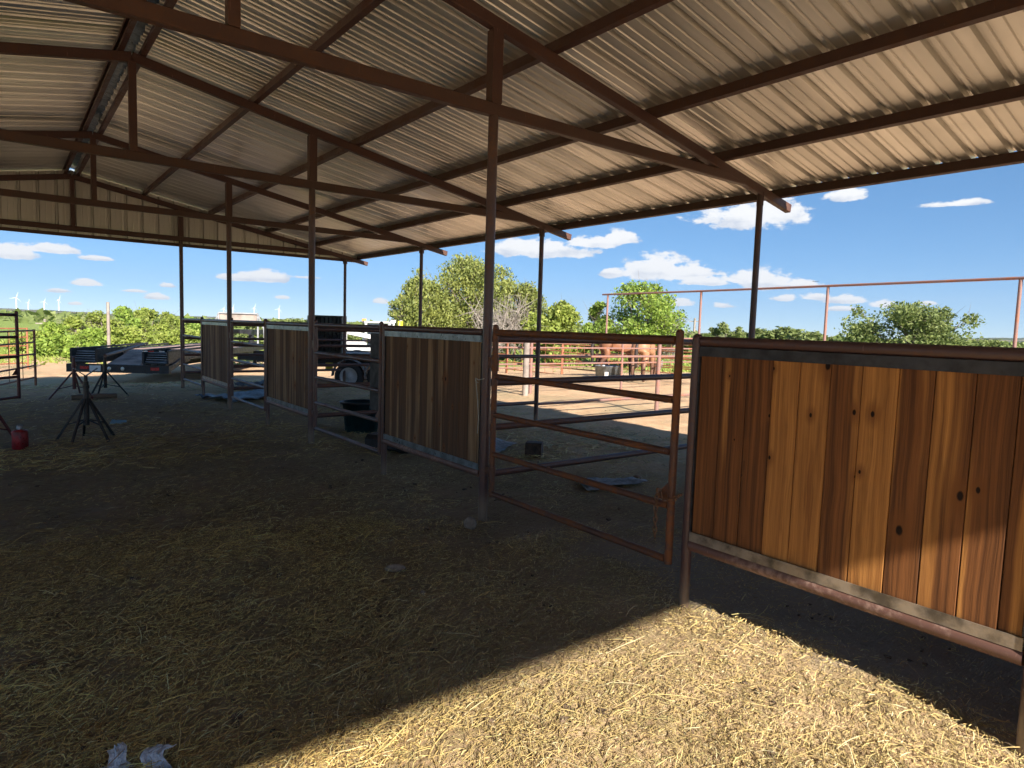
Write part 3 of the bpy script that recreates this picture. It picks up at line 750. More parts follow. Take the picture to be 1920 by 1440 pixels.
m = MB(); m.beam((1.55, -.8, .15), (1.55, .8, .15), .5, .04); m.beam((1.35, -.8, .4), (1.35, .8, .4), .04, .5); m.build('bucket', MT['grey'], sk)
for y in (-.35, .35): bs('beacon', 'orangelamp', ((-.2, y, 2.0), (.1, .1, .1)))
for y in (-.4, .4): bs('work_lamp', 'lens', ((.92, y, 1.98), (.08, .12, .1)))
# stacked pallet forks / second machine right of it
bb = thing('loader_bucket', 'pale grey bucket attachment with yellow corner at the right of the white loader', 'loader attachment', (*pol(726, 27), 0), math.radians(-35))
m = MB(); m.beam((-.5, 0, .2), (.5, 0, .2), .5, .04); m.beam((-.5, .25, .6), (.5, .25, .6), .04, .8); m.beam((-.3, .2, 1.0), (.1, .3, 1.75), .1, .1); m.beam((.3, .2, 1.0), (.45, .3, 1.75), .1, .1); m.build('shell', MT['grey'], bb)
bx('guard', 'yellow', ((.45, .3, 1.6), (.18, .14, .24)), par=bb)

# ------------------------------------------------------------------ water tank, horses
t = thing('stock_tank', 'round grey galvanised stock tank with pale label in the pen', 'stock tank', (15.9, 15.2, gz(15.9, 15.2)))
m = MB(); m.lathe([(0, 0), (.40, 0), (.46, .44), (.48, .45), (.46, .46), (.445, .44), (.39, .05), (0, .05)], n=32); m.build('tank_body', MT['cap'], t)
m = MB(); m.box((-.36, -.262, .2), (.12, .012, .14), Matrix.Rotation(-.93, 3, 'Z')); m.build('label_patch', MT['tape'], t)

def horse_mat(name, body, dark):
    m, t_, b = new_mat(name); co = t_.new('ShaderNodeTexCoord').outputs['Object']
    s_ = t_.new('ShaderNodeSeparateXYZ'); t_.l.new(co, s_.inputs[0])
    f = t_.ramp(t_.math('ADD', s_.outputs[2], t_.math('MULTIPLY', t_.noise(co, 4), .2)), .55, .95)
    c = t_.mix(f, dark, body); c = t_.mix(t_.ramp(t_.noise(co, 2.5), .4, .7, hi=.3), c, tuple(x*.6 for x in body))
    setin(t_, b, 'Base Color', c); b.inputs['Roughness'].default_value = .55; return m
hm1 = horse_mat('buckskin hide', (.26, .11, .055), (.055, .03, .022)); hm2 = horse_mat('palomino hide', (.42, .21, .11), (.12, .06, .04))
hair = simple('dark horse hair', (.03, .02, .016), .6, 0, .3, 8, 0)
def skin_obj(name, verts, edges, radii, mat, parent, sub=2):
    me = bpy.data.meshes.new(name); me.from_pydata(verts, edges, []); o = bpy.data.objects.new(name, me); COL.objects.link(o); o.parent = parent
    me.materials.append(mat); o.modifiers.new('Skin', 'SKIN')
    if not me.skin_vertices: raise RuntimeError('no skin layer')
    for i, r in enumerate(radii): me.skin_vertices[0].data[i].radius = r if isinstance(r, tuple) else (r, r)
    me.skin_vertices[0].data[0].use_root = True
    o.modifiers['Skin'].use_smooth_shade = True
    s1 = o.modifiers.new('Sub', 'SUBSURF'); s1.levels = sub; s1.render_levels = sub
    return o
def horse(label, x, y, rz, mat, neck_low=False, group='horses standing in the pen'):
    t = thing('horse', label, 'horse', (x, y, gz(x, y)), rz, group)
    V = []; E = []; R = []
    def ch(parent, pts):
        p = parent
        for (q, r) in pts:
            V.append(q); R.append(r)
            if p is not None: E.append((p, len(V)-1))
            p = len(V)-1
        return p
    ch(None, [((-.05, 0, 1.12), (.27, .30))])
    rump = ch(0, [((-.42, 0, 1.2), (.26, .27)), ((-.68, 0, 1.2), (.22, .22))])
    chest = ch(0, [((.32, 0, 1.14), (.25, .29)), ((.62, 0, 1.18), (.18, .22))])
    if neck_low: ch(chest, [((.88, 0, 1.05), .14), ((1.1, 0, .75), .11), ((1.2, 0, .5), .10), ((1.28, 0, .3), .075), ((1.32, 0, .14), .06)])
    else: ch(chest, [((.85, 0, 1.42), .14), ((1.05, 0, 1.66), .11), ((1.2, 0, 1.62), .10), ((1.4, 0, 1.42), .075), ((1.5, 0, 1.3), .06)])
    for s_ in (-1, 1):
        ch(1, [((-.55, s_*.15, .98), (.17, .13)), ((-.47, s_*.18, .76), .11), ((-.70, s_*.17, .50), .06), ((-.66, s_*.17, .16), .042), ((-.61, s_*.17, .05), .058)])
        ch(3, [((.42, s_*.14, .86), (.12, .1)), ((.44, s_*.15, .48), .06), ((.44, s_*.15, .15), .042), ((.48, s_*.15, .05), .058)])
    skin_obj('horse_body', V, E, R, mat, t)
    skin_obj('tail', [(-.86, 0, 1.26), (-.96, 0, 1.05), (-.95, 0, .75), (-.93, 0, .45)], [(0, 1), (1, 2), (2, 3)], [.04, .06, .07, .03], hair, t, 1)
    mp = [(.55, 0, 1.42), (.78, 0, 1.60), (1.0, 0, 1.80)] if not neck_low else [(.62, 0, 1.36), (.88, 0, 1.2), (1.12, 0, .88)]
    skin_obj('mane', mp, [(0, 1), (1, 2)], [(.05, .03)]*3, hair, t, 1)
    m = MB(); hx, hz = (1.08, 1.78) if not neck_low else (1.22, .66)
    for s_ in (-1, 1): m.tube((hx, s_*.06, hz-.04), (hx+.02, s_*.075, hz+.12), .03, 6, .005)
    m.build('ear', mat, t)
    t.scale = (1.04, 1.04, 1.04)
    return t
hx1, hy1 = pol(1160, 22.8); hx2, hy2 = pol(1206, 21.6)
horse('buckskin horse with dark legs standing side on behind the stock tank', hx1, hy1, az(1160)*-1+.35, hm1, True)
horse('pale tan horse seen from behind, right of the other horse', hx2, hy2, pi/2-az(1206)-.25, hm2, True)
hx3, hy3 = pol(1108, 52)
h3 = horse('small dark brown animal far off in the green field', hx3, hy3, .4, hair, True, 'horses standing in the pen')

# ------------------------------------------------------------------ trees
def leaf_cloud(centers, radii, n, size, mode='round', seed=1, flat=.75):
    r = np.random.default_rng(seed); c = np.array(centers, float); rad = np.array(radii, float)
    w = rad**2; w /= w.sum(); idx = r.choice(len(c), n, p=w)
    d = r.normal(size=(n, 3)); d /= np.linalg.norm(d, axis=1)[:, None]
    rr = rad[idx]*(r.random(n)**.45)*(.9+.25*r.random(n))
    p = c[idx]+d*rr[:, None]*np.array([1, 1, flat])
    sub = r.normal(size=(n//9+1, 3))*.14*np.mean(rad); p = p+sub[(np.arange(n)//9)]*.6
    s = size*(.55+.9*r.random(n))
    a = r.normal(size=(n, 3));
    if mode == 'juniper': a[:, 2] = np.abs(a[:, 2])*1.1+.25
    a /= np.linalg.norm(a, axis=1)[:, None]
    b = np.cross(a, r.normal(size=(n, 3))); b /= np.linalg.norm(b, axis=1)[:, None]
    la = s*(1.15 if mode == 'juniper' else 1.1); lb = s*(.5 if mode == 'juniper' else .6)
    A = a*la[:, None]; B = b*lb[:, None]
    v = np.stack([p-A-B*.4, p-A*.1+B, p+A, p+A*.1-B], 1).reshape(-1, 3)
    q = np.arange(4*n).reshape(n, 4)
    tone = np.repeat(r.random(n//9+1), 9)[:n]*.6+r.random(n)*.4
    return v, q, tone
def trunk_mesh(m, base, tips, r0, seed):
    rr = random.Random(seed); base = Vector(base); fork = base+Vector((0, 0, .28*max(t[2] for t in tips)))
    m.tube(base-Vector((0, 0, .2)), fork, r0, 8, r0*.75)
    for t in tips:
        t = Vector(t); mid = fork.lerp(t, .5)+Vector((rr.uniform(-.2, .2), rr.uniform(-.2, .2), rr.uniform(-.05, .25)))
        m.tube(fork, mid, r0*.5, 6, r0*.32); m.tube(mid, t, r0*.32, 6, r0*.1)
        for _ in range(4):
            e = t+Vector((rr.gauss(0, .35), rr.gauss(0, .35), rr.gauss(.1, .3))); m.tube(mid.lerp(t, rr.random()), e, r0*.13, 5, r0*.04)
def make_tree(name, label, kind, x, y, h, w, nleaf, size, seed, group='trees and shrubs beyond the pens', nb=9, cat='tree', shape='round', low=.25):
    rr = random.Random(seed); cs = []; rs = []
    for i in range(nb):
        u = (i+.5)/nb; zz = h*(low+(1-low)*u*.93)
        if shape == 'cone': wid = w*(1.08-u)*.75
        elif shape == 'wide': wid = w*(.95 if u < .75 else .6)
        else: wid = w*math.sqrt(max(.1, 1-(2*u-.85)**2))*.75
        a = rr.uniform(0, 2*pi)+i*2.4; d = wid*rr.uniform(.35, 1)
        if i == nb-1: d *= .3
        r_ = w*rr.uniform(.30, .50)*(1-.35*u)
        cs.append((cos(a)*d, sin(a)*d, min(zz, h-r_*.7))); rs.append(r_)
        if kind != 'none':
            for _ in range(2 if kind == 'juniper' else 1):
                a2 = a+rr.uniform(-.6, .6); f_ = rr.uniform(.9, 1.35); cs.append((cos(a2)*d*f_, sin(a2)*d*f_, min(zz+r_*rr.uniform(.3, 1.0), h*rr.uniform(.8, 1)))); rs.append(r_*rr.uniform(.28, .45))
    t = thing(name, label, cat, (x, y, gz(x, y)), 0, group)
    m = MB(); trunk_mesh(m, (0, 0, 0), cs, .05*h**.8*.6, seed); m.build('trunk', MT['bark'], t)
    v, q, tn = leaf_cloud(cs, rs, nleaf, size, 'juniper' if kind == 'juniper' else 'round', seed)
    v[:, 2] = np.maximum(v[:, 2], .05)
    o = bpy.data.objects.new('crown', np_mesh('crown', v, q, MT[kind], tone=tn)); COL.objects.link(o); o.parent = t
    return t
def twig_tree(label, x, y, h, w, seed, n=260):
    rr = random.Random(seed); t = thing('dead_tree', label, 'dead tree', (x, y, gz(x, y)), 0, 'trees and shrubs beyond the pens')
    m = MB(); m.tube((0, 0, -.2), (0, 0, h*.3), .12, 8, .09); m2 = MB()
    for i in range(16):
        a = rr.uniform(0, 2*pi); e = Vector((cos(a)*w*rr.uniform(.3, .7), sin(a)*w*rr.uniform(.3, .7), h*rr.uniform(.4, .85)))
        m.tube((0, 0, h*rr.uniform(.15, .3)), e, .05, 6, .02)
        for _ in range(n//16):
            p = Vector((0, 0, h*.25)).lerp(e, rr.uniform(.5, 1)); q = p+Vector((rr.gauss(0, .45)*w*.5, rr.gauss(0, .45)*w*.5, rr.gauss(.05, .22)*h)); q.z = max(.1, min(h, q.z))
            m2.tube(p, q, .018, 4, .006)
            for _ in range(2): s_ = p.lerp(q, rr.random()); m2.tube(s_, s_+Vector((rr.gauss(0, .25), rr.gauss(0, .25), rr.gauss(.05, .2))), .009, 3, .004)
    m.build('trunk', MT['deadwood'], t); m2.build('twigs', MT['deadwood'], t); return t

def tr(name, label, kind, px, topy, R, hw, **kw):
    x, y = pol(px, R); hz_ = 583+(px)*.0309; h = (hz_-topy)/FPX*R*cos(math.atan((px-960)/FPX))+EYE-gz(x, y); w = hw/FPX*R
    return make_tree(name, label, kind, x, y, h, w, **kw)
tr('juniper_tree', 'leftmost juniper of the tall clump behind the pens', 'juniper', 785, 520, 38, 84, nleaf=21000, size=.078, seed=11, nb=22, low=.06)
tr('juniper_tree', 'tallest juniper, its pointed crown above the dark boarded panel', 'juniper', 885, 484, 40, 122, nleaf=31000, size=.078, seed=12, nb=30, low=.1)
tr('juniper_tree', 'thin ragged juniper just right of the dead grey branches', 'juniper', 982, 528, 38, 78, nleaf=11000, size=.075, seed=13, nb=18, shape='cone', low=.2)
tr('round_tree', 'low rounded dense tree right of the juniper clump', 'thicket', 1042, 568, 37, 78, nleaf=16000, size=.09, seed=14, nb=16, low=.06)
twig_tree('pale dead tree with tangled bare branches among the junipers', *pol(928, 36), 3.9, 2.6, 21, 420)
tr('mesquite_tree', 'bright green open crowned tree behind the two horses', 'mesquite', 1195, 528, 36, 98, nleaf=10500, size=.08, seed=15, nb=22, low=.22)
tr('mesquite_tree', 'thin side tree leaning left of the bright green tree', 'mesquite', 1118, 560, 37, 42, nleaf=3600, size=.08, seed=16, nb=8, low=.25)
twig_tree('bare grey brush at the right foot of the bright green tree', *pol(1238, 36), 2.9, 1.7, 22, 260)
tr('mesquite_tree', 'small bushy tree on the horizon left of the eave post', 'oak', 1350, 604, 62, 42, nleaf=6000, size=.11, seed=17, nb=10, low=.05)
tr('oak_tree', 'broad dark green oak rising over the nearest boarded panel', 'oak', 1705, 569, 48, 92, nleaf=17000, size=.09, seed=18, nb=24, shape='wide', low=.12)
tr('oak_tree', 'darker small oak at the left foot of the broad oak', 'oak', 1600, 606, 50, 42, nleaf=6000, size=.10, seed=19, nb=9, low=.05)
# left thicket
bushes = [(95, 604, 31, 40), (140, 592, 33, 42), (185, 583, 36, 45), (228, 574, 38, 46), (270, 576, 40, 44), (312, 584, 42, 42), (352, 592, 44, 40), (395, 604, 46, 40), (60, 622, 34, 40), (165, 615, 30, 40), (250, 612, 34, 45), (330, 615, 37, 40)]
bl = ['lime green shrub nearest the left edge of the thicket', 'yellow green shrub left of the slim utility pole, low one', 'shrub directly in front of the slim utility pole', 'tallest shrub of the thicket, right of the utility pole',
      'high shrub in the middle right of the thicket', 'shrub behind the pipe stands towards the barn end post', 'shrub seen just right of the barn end post', 'far low shrub above the farthest gate',
      'small shrub behind the orange mesh panel', 'front shrub with brown undergrowth left of the trailer', 'front shrub behind the trailer ramps', 'front shrub above the right trailer ramp']
proto = None
for i, ((px, ty, R, hw), lb) in enumerate(zip(bushes, bl)):
    R *= 1.18; tr('thicket_shrub', lb, 'thicket' if i % 3 else 'mesquite', px, ty, R, hw, nleaf=7500, size=.075, seed=40+i, nb=12, low=.02, cat='shrub', group='shrubs of the thicket past the barn end')
# horizon scrub: copies of one shrub
proto = None; hl = [(420, 70), (500, 60), (548, 75), (585, 66), (1075, 60), (1105, 75), (1265, 62), (1290, 80), (1420, 95), (1470, 85), (1520, 75), (1850, 90), (640, 70), (720, 62), (1010, 66), (1155, 70)]
for i, (px, R) in enumerate(hl):
    x, y = pol(px, R)
    if proto is None:
        proto = make_tree('horizon_shrub', 'small far shrub on the horizon', 'oak', x, y, 2.2, 1.9, 3500, .11, 77, 'small shrubs along the horizon', 8, 'shrub', low=.02); o = proto
    else: o = copy_tree(proto)
    o.location = (x, y, gz(x, y)-.1); s_ = R/62*random.uniform(.75, 1.15); o.scale = (s_*1.5, s_*1.5, s_*.9); o.rotation_euler = (0, 0, i*1.3)
    o['label'] = 'small far shrub on the horizon'

# tree of far scrub as one mass
r_ = np.random.default_rng(5); n = 9000
aa = r_.uniform(-.25, 1.5, n); RR = 120+r_.random(n)**.6*900
bxs = RR*np.sin(aa); bys = RR*np.cos(aa); bz = ground_z(bxs, bys)
K = 5; pp = np.repeat(np.stack([bxs, bys, bz], 1), K, 0); N = n*K
pp += np.stack([r_.normal(size=N)*2.0, r_.normal(size=N)*2.0, r_.random(N)*2.1], 1)
ax = r_.normal(size=(N, 3)); ax /= np.linalg.norm(ax, axis=1)[:, None]; bx2 = np.cross(ax, r_.normal(size=(N, 3))); bx2 /= np.linalg.norm(bx2, axis=1)[:, None]
A = ax*.9; B = bx2*.7
v = np.stack([pp-A, pp+B, pp+A, pp-B], 1).reshape(-1, 3)
o = bpy.data.objects.new('far_scrub', np_mesh('far_scrub', v, np.arange(4*N).reshape(N, 4), MT['oak'], tone=r_.random(N)*.8)); COL.objects.link(o)
tag(o, 'distant scattered scrub covering the plain to the horizon', 'scrub', kind='stuff')

# ------------------------------------------------------------------ poles, turbines, bird
def upole(label, px, R, h, arm=True):
    x, y = pol(px, R); t = thing('utility_pole', label, 'utility pole', (x, y, gz(x, y)), -az(px), 'wooden utility poles')
    MB().tube((0, 0, -.5), (0, 0, h), .0016*R+.02, 8, .0013*R+.015).build('shaft', MT['polewood'], t)
    if arm:
        MB().box((0, .1, h-.5), (1.7, .1, .12)).build('crossarm', MT['polewood'], t)
    return t
upole('slim pole rising from the left thicket', 202, 31, 2.45, False)
upole('far pole with crossarm right of the bright green tree', 1297, 105, 4.3)
upole('small far pole with crossarm at the left edge of the thicket', 83, 90, 1.3)
tb = None
tl = ['leftmost of the four turbines at the left edge', 'second turbine from the left edge, set lower', 'third turbine from the left edge', 'fourth turbine from the left, nearest the thicket', 'wind turbine just left of the second aisle post', 'wind turbine just right of the second aisle post',
      'wind turbine above the trailer headboard', 'wind turbine standing alone right of the trailer headboard']
for i, (px, hub, R, rot) in enumerate([(31, .0194, 4200, .2), (53, .0135, 5200, 1.0), (83, .0156, 4700, .6), (110, .0183, 4300, 1.7), (418, .0149, 4800, .3), (435, .0168, 4400, .9), (475, .018, 4200, 1.2), (521, .0177, 4300, .1)]):
    x, y = pol(px, R); H = hub*R
    if tb is None:
        tb = thing('wind_turbine', tl[0], 'wind turbine', (x, y, -3), 0, 'wind turbines on the horizon')
        MB().tube((0, 0, 0), (0, 0, 80), 3.0, 12, 2.0).build('tower', MT['turb'], tb)
        hb = MB().box((0, 1, 81), (3.6, 9, 3.6)).build('nacelle', MT['turb'], tb)
        for k in range(3):
            a = k*2*pi/3+.3; d = Vector((sin(a), 0, cos(a))); m = MB()
            m.tube(Vector((0, -4.5, 81)), Vector((0, -4.5, 81))+d*5, .8, 6, 1.2); m.tube(Vector((0, -4.5, 81))+d*5, Vector((0, -4.5, 81))+d*30, 1.2, 6, .3); m.build('blade', MT['turb'], tb)
        o = tb
    else: o = copy_tree(tb)
    o.location = (x, y, -3); s_ = (H+4)/81*.92; o.scale = (s_, s_, s_); o.rotation_euler = (0, 0, -az(px)+rot*.6); o['label'] = tl[i]
    for c in [c for c in o.children if c.name.startswith('blade')]: pass
# soaring bird
x, y = pol(1517, 90)
bd = thing('bird', 'tiny dark bird soaring above the tall pipe rail', 'bird', (x, y, EYE+.0758*90), .5)
m = MB(); m.ball((0, 0, 0), .09, 8, 6, (2.2, 1, 1)); m.build('bird_body', MT['bird'], bd)
for s_ in (-1, 1):
    m = MB(); m.add([(.1, 0, .02), (-.12, 0, .02), (-.2, s_*.5, .16), (-.02, s_*.9, .1), (.08, s_*.45, .17), (.1, 0, 0), (-.12, 0, 0), (-.2, s_*.5, .14), (-.02, s_*.9, .08), (.08, s_*.45, .15)],
          [(0, 1, 2, 3, 4), (9, 8, 7, 6, 5), (0, 4, 9, 5), (4, 3, 8, 9), (3, 2, 7, 8), (2, 1, 6, 7)]); m.build('wing', MT['bird'], bd)

bd.scale = (.5, .5, .5)
# ------------------------------------------------------------------ hills
def hill(label_name, pts_az, R, base_h, amp, seed, mat, depth=500):
    a0, a1 = pts_az; n = 160; vs = []; f = []
    for i in range(n+1):
        u = i/n; a = a0+(a1-a0)*u; fade = math.sin(pi*min(1, max(0, u)))**.5
        h = (base_h+amp*(float(vnoise(u*7+seed, 2.))+.5*float(vnoise(u*23+seed, 5.))+.12*float(vnoise(u*90, seed))-.6))*fade
        for rr, k in ((R-depth, 0), (R-depth*.5, .55), (R, 1), (R+depth, 0)):
            vs.append((rr*sin(a), rr*cos(a), -4+(h+4)*k if k else -4.5))
    for i in range(n):
        for j in range(3): f.append((i*4+j, i*4+j+1, (i+1)*4+j+1, (i+1)*4+j))
    m = MB(); m.add(vs, f, True); o = m.build('hill', mat); return tag(o, kind='structure')
m_, t_, b_ = new_mat('hill scrub'); co = t_.new('ShaderNodeTexCoord').outputs['Object']
setin(t_, b_, 'Base Color', t_.mix(t_.ramp(t_.noise(co, .012, 6), .42, .58), (.05, .075, .03), (.22, .19, .11))); b_.inputs['Roughness'].default_value = .95
MT['hill'] = m_
hill('h', (-.25, .14), 3000, 11, 7, 3, m_); hill('h', (-.2, .9), 4600, 7, 6, 9, m_)
hill('h', (1.22, 1.42), 2600, 13, 8, 5, m_, 300); hill('h', (.3, 1.5), 5200, 3, 6, 15, m_)

# ------------------------------------------------------------------ ground sheet
def axis(lo, hi, fine0, fine1, step, growth=1.16):
    a = list(np.arange(fine0, fine1+1e-6, step)); s = step
    while a[-1] < hi: s *= growth; a.append(a[-1]+s)
    s = step
    while a[0] > lo: s *= growth; a.insert(0, a[0]-s)
    return np.array(a)
xs = axis(-9000, 9000, -1.5, 8.5, .05, 1.13); ys = axis(-9000, 9000, 1.2, 10, .05, 1.13)
X, Y = np.meshgrid(xs, ys); Z = ground_z(X, Y)
near = (X > -1.6) & (X < 8.6) & (Y > 1.1) & (Y < 10.1)
Z = Z+near*.012*(rng.random(X.shape)-.5)
v = np.stack([X, Y, Z], -1).reshape(-1, 3); nx, ny = len(xs), len(ys)
I = (np.arange(ny-1)[:, None]*nx+np.arange(nx-1)[None, :]).ravel()
q = np.stack([I, I+1, I+nx+1, I+nx], 1)
def ground_mat():
    m, t, b = new_mat('barn yard ground')
    co = t.new('ShaderNodeTexCoord').outputs['Object']
    s = t.new('ShaderNodeSeparateXYZ'); t.l.new(co, s.inputs[0]); x, y = s.outputs[0], s.outputs[1]
    n1 = t.noise(co, .35, 5, .6); n2 = t.noise(co, 2.2, 6, .65); n3 = t.noise(co, 14, 6, .7); n4 = t.noise(co, 60, 5, .7)
    # bedding soil inside the barn
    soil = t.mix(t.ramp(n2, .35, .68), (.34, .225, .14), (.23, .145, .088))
    soil = t.mix(t.ramp(t.math('ADD', y, t.math('MULTIPLY', n1, 1.6)), 2.6, 4.6, lo=1, hi=0), soil, t.mix(t.ramp(n2, .35, .68), (.62, .44, .27), (.48, .33, .19)))
    soil = t.mix(t.ramp(t.math('ADD', y, t.math('MULTIPLY', n1, 2)), 7.5, 11.5, hi=.7), soil, (.40, .30, .21))
    strawy = t.mix(n3, (.40, .31, .15), (.62, .49, .25))
    ca = [t.ramp(t.noise(t.mapping(co, sc, (0, 0, ro)), 1, 4, .7), .50, .62) for sc, ro in (((14, 90, 14), .35), ((14, 95, 14), -.6), ((12, 80, 12), 1.3))]
    streaks = t.math('MAXIMUM', t.math('MAXIMUM', ca[0], ca[1]), ca[2])
    cover = t.math('MULTIPLY', streaks, t.ramp(t.math('ADD', t.math('MULTIPLY', n1, .5), t.math('MULTIPLY', n2, .5)), .38, .55, lo=.25, hi=.85))
    inside = t.mix(cover, soil, strawy)
    # grey packed strip under the nearest panels
    dx = t.math('ABSOLUTE', t.math('SUBTRACT', x, 3.85)); strip = t.math('ADD', dx, t.math('MULTIPLY', t.math('SUBTRACT', n2, .5), .9))
    sf = t.math('MULTIPLY', t.ramp(strip, .35, .75, lo=.85, hi=0), t.ramp(y, 2.6, 4.2, lo=1, hi=0))
    inside = t.mix(sf, inside, t.mix(n3, (.34, .28, .22), (.46, .39, .31)))
    # orange dirt
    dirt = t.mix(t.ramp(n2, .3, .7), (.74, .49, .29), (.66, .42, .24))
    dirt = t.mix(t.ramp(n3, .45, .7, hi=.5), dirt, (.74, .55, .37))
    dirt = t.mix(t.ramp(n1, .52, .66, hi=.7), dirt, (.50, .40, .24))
    # grass
    gr = t.mix(t.ramp(n2, .35, .65), (.20, .30, .06), (.33, .37, .11)); gr = t.mix(t.ramp(n3, .4, .7, hi=.5), gr, (.14, .20, .05))
    rr = t.math('SQRT', t.math('ADD', t.math('MULTIPLY', x, x), t.math('MULTIPLY', y, y)))
    far = t.ramp(t.math('ADD', rr, t.math('MULTIPLY', t.math('SUBTRACT', n1, .5), 16)), 31, 37)
    patches = t.ramp(t.noise(co, .16, 4), .55, .66, hi=.75)
    gmask = t.math('MAXIMUM', far, t.math('MULTIPLY', patches, t.ramp(rr, 26, 30)))
    vf = t.ramp(rr, 120, 500); gr = t.mix(vf, gr, t.mix(t.ramp(t.noise(co, .02, 6), .4, .6), (.12, .14, .06), (.30, .26, .15)))
    outc = t.mix(gmask, dirt, gr)
    wob = t.math('MULTIPLY', t.math('SUBTRACT', n1, .5), 1.6)
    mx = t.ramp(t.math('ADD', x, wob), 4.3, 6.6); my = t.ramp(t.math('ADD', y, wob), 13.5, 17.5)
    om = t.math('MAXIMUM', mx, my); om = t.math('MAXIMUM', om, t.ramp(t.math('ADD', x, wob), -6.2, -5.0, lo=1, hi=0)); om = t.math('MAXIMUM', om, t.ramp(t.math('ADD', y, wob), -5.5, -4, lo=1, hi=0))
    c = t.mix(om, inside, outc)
    # muck stains and droppings
    c = t.mix(t.ramp(t.noise(co, 5.5, 5, .7), .64, .74, hi=.6), c, (.045, .03, .02))
    setin(t, b, 'Base Color', c); b.inputs['Roughness'].default_value = .95
    b.inputs['Specular IOR Level'].default_value = .15
    hh = t.math('ADD', t.math('MULTIPLY', n3, 1.), t.math('ADD', t.math('MULTIPLY', n4, .35), t.math('MULTIPLY', cover, .35)))
    bump(t, b, hh, .8, .035)
    return m
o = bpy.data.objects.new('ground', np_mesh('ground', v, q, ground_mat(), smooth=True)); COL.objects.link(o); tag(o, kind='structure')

# ------------------------------------------------------------------ straw
def straw(n, rmin, rmax, a0, a1, lmin, lmax, wid, seed, power=1.0, lift=.02, zoff=.0):
    r = np.random.default_rng(seed); out_v = []; out_c = []
    R = rmin*(rmax/rmin)**r.random(n) if power == 1 else (rmin**2+(rmax**2-rmin**2)*r.random(n))**.5
    A = a0+(a1-a0)*r.random(n); x = R*np.sin(A); y = R*np.cos(A)
    dens = .5*vnoise(x*.8+5, y*.8)+.5*vnoise(x*3+2, y*3+7)
    strip = (x > 3.35)&(x < 4.6)&(y < 3.2)
    keep = (r.random(n) < np.clip((dens-.30-.05*(y < 2.6))*2.6, .07, 1))&(x < 7.6+.8*vnoise(y, y*.3))&(y < 21)&(~strip | (r.random(n) < .28))
    x, y = x[keep], y[keep]; n = len(x); R = R[keep]; dens = dens[keep]
    L = lmin+(lmax-lmin)*r.random(n)**2.2; th = r.random(n)*2*pi+.8*(vnoise(x*.7, y*.7)-.5)
    # combed a little by feet and hooves
    th = np.where(r.random(n) < .45, .9+r.normal(size=n)*.55, th)
    cur = r.normal(size=n)*.5; w = wid*(.6+.8*r.random(n))*(1+.12*np.maximum(0, R-4))
    K = 4; pts = []; t0 = th.copy(); px, py = x.copy(), y.copy(); P_ = [np.stack([px, py], 1)]; T = [t0]
    for k in range(K-1):
        px = px+np.cos(t0)*L/(K-1); py = py+np.sin(t0)*L/(K-1); P_.append(np.stack([px, py], 1)); t0 = t0+cur/(K-1)*1.2; T.append(t0)
    z0 = .004+lift*r.random(n)**2*(.3+dens*1.6); tilt = r.normal(size=n)*.11*L; arch = np.abs(r.normal(size=n))*.10*L
    V = np.zeros((n, K, 2, 3))
    for k in range(K):
        u = k/(K-1); p = P_[k]; z = ground_z(p[:, 0], p[:, 1])+z0+tilt*(u-.5)+arch*4*u*(1-u)*.5
        z = np.maximum(z, ground_z(p[:, 0], p[:, 1])+.002)+zoff
        nx_ = -np.sin(T[k]); ny_ = np.cos(T[k]); ww = w*(1 if 0 < k < K-1 else .55)/2
        for s_, sg in ((0, -1), (1, 1)):
            V[:, k, s_, 0] = p[:, 0]+sg*nx_*ww; V[:, k, s_, 1] = p[:, 1]+sg*ny_*ww; V[:, k, s_, 2] = z+sg*ww*.5
    base = (np.arange(n)*K*2)[:, None]
    qs = np.concatenate([base+np.array([[2*k, 2*k+1, 2*k+3, 2*k+2]]) for k in range(K-1)], 0)
    pal = np.array([(.86, .64, .25), (.74, .53, .20), (.54, .40, .16), (.38, .24, .10), (.90, .76, .42), (.56, .48, .19), (.24, .155, .08)])
    ci = r.choice(len(pal), n, p=[.26, .22, .14, .14, .08, .10, .06]); c = pal[ci]*(.8+.4*r.random((n, 1)))
    patch = vnoise(x*.55+20, y*.55+3); c = c*(.60+.55*patch)[:, None]
    gg = vnoise(x*.45+40, y*.45+11); c = c*np.stack([1+.10*(gg-.5), 1-.0*gg, 1+.3*(.5-gg)], 1)
    c = np.clip(c*(1.0+.0*R)[:, None], 0, .85)
    C = np.ones((n, K*2, 4)); C[:, :, :3] = c[:, None, :]
    return V.reshape(-1, 3), qs, C.reshape(-1, 4)
parts = [straw(130000, 2.1, 12, -.12, 1.42, .015, .10, .0021, 1), straw(140000, 2.0, 5.5, -.12, 1.42, .008, .035, .0026, 2, power=2), straw(3500, 2.0, 6.5, -.1, 1.42, .12, .26, .0024, 3, lift=.04), straw(45000, 8, 21, -.12, 1.2, .06, .25, .004, 4, lift=.03)]
vv = []; qq = []; cc = []; o_ = 0
for a, b, c in parts: vv.append(a); qq.append(b+o_); cc.append(c); o_ += len(a)
me = np_mesh('straw', np.concatenate(vv), np.concatenate(qq), MT['straw'], colors=np.concatenate(cc))
o = bpy.data.objects.new('straw', me); COL.objects.link(o); tag(o, 'loose yellow straw and hay scattered over the barn floor', 'straw', kind='stuff')
r_ = np.random.default_rng(33); mb_v = []; mb_f = []; base_ball = MB().ball((0, 0, 0), 1, 6, 4)
bv = np.array(base_ball.v); off_v = 0; nq = []
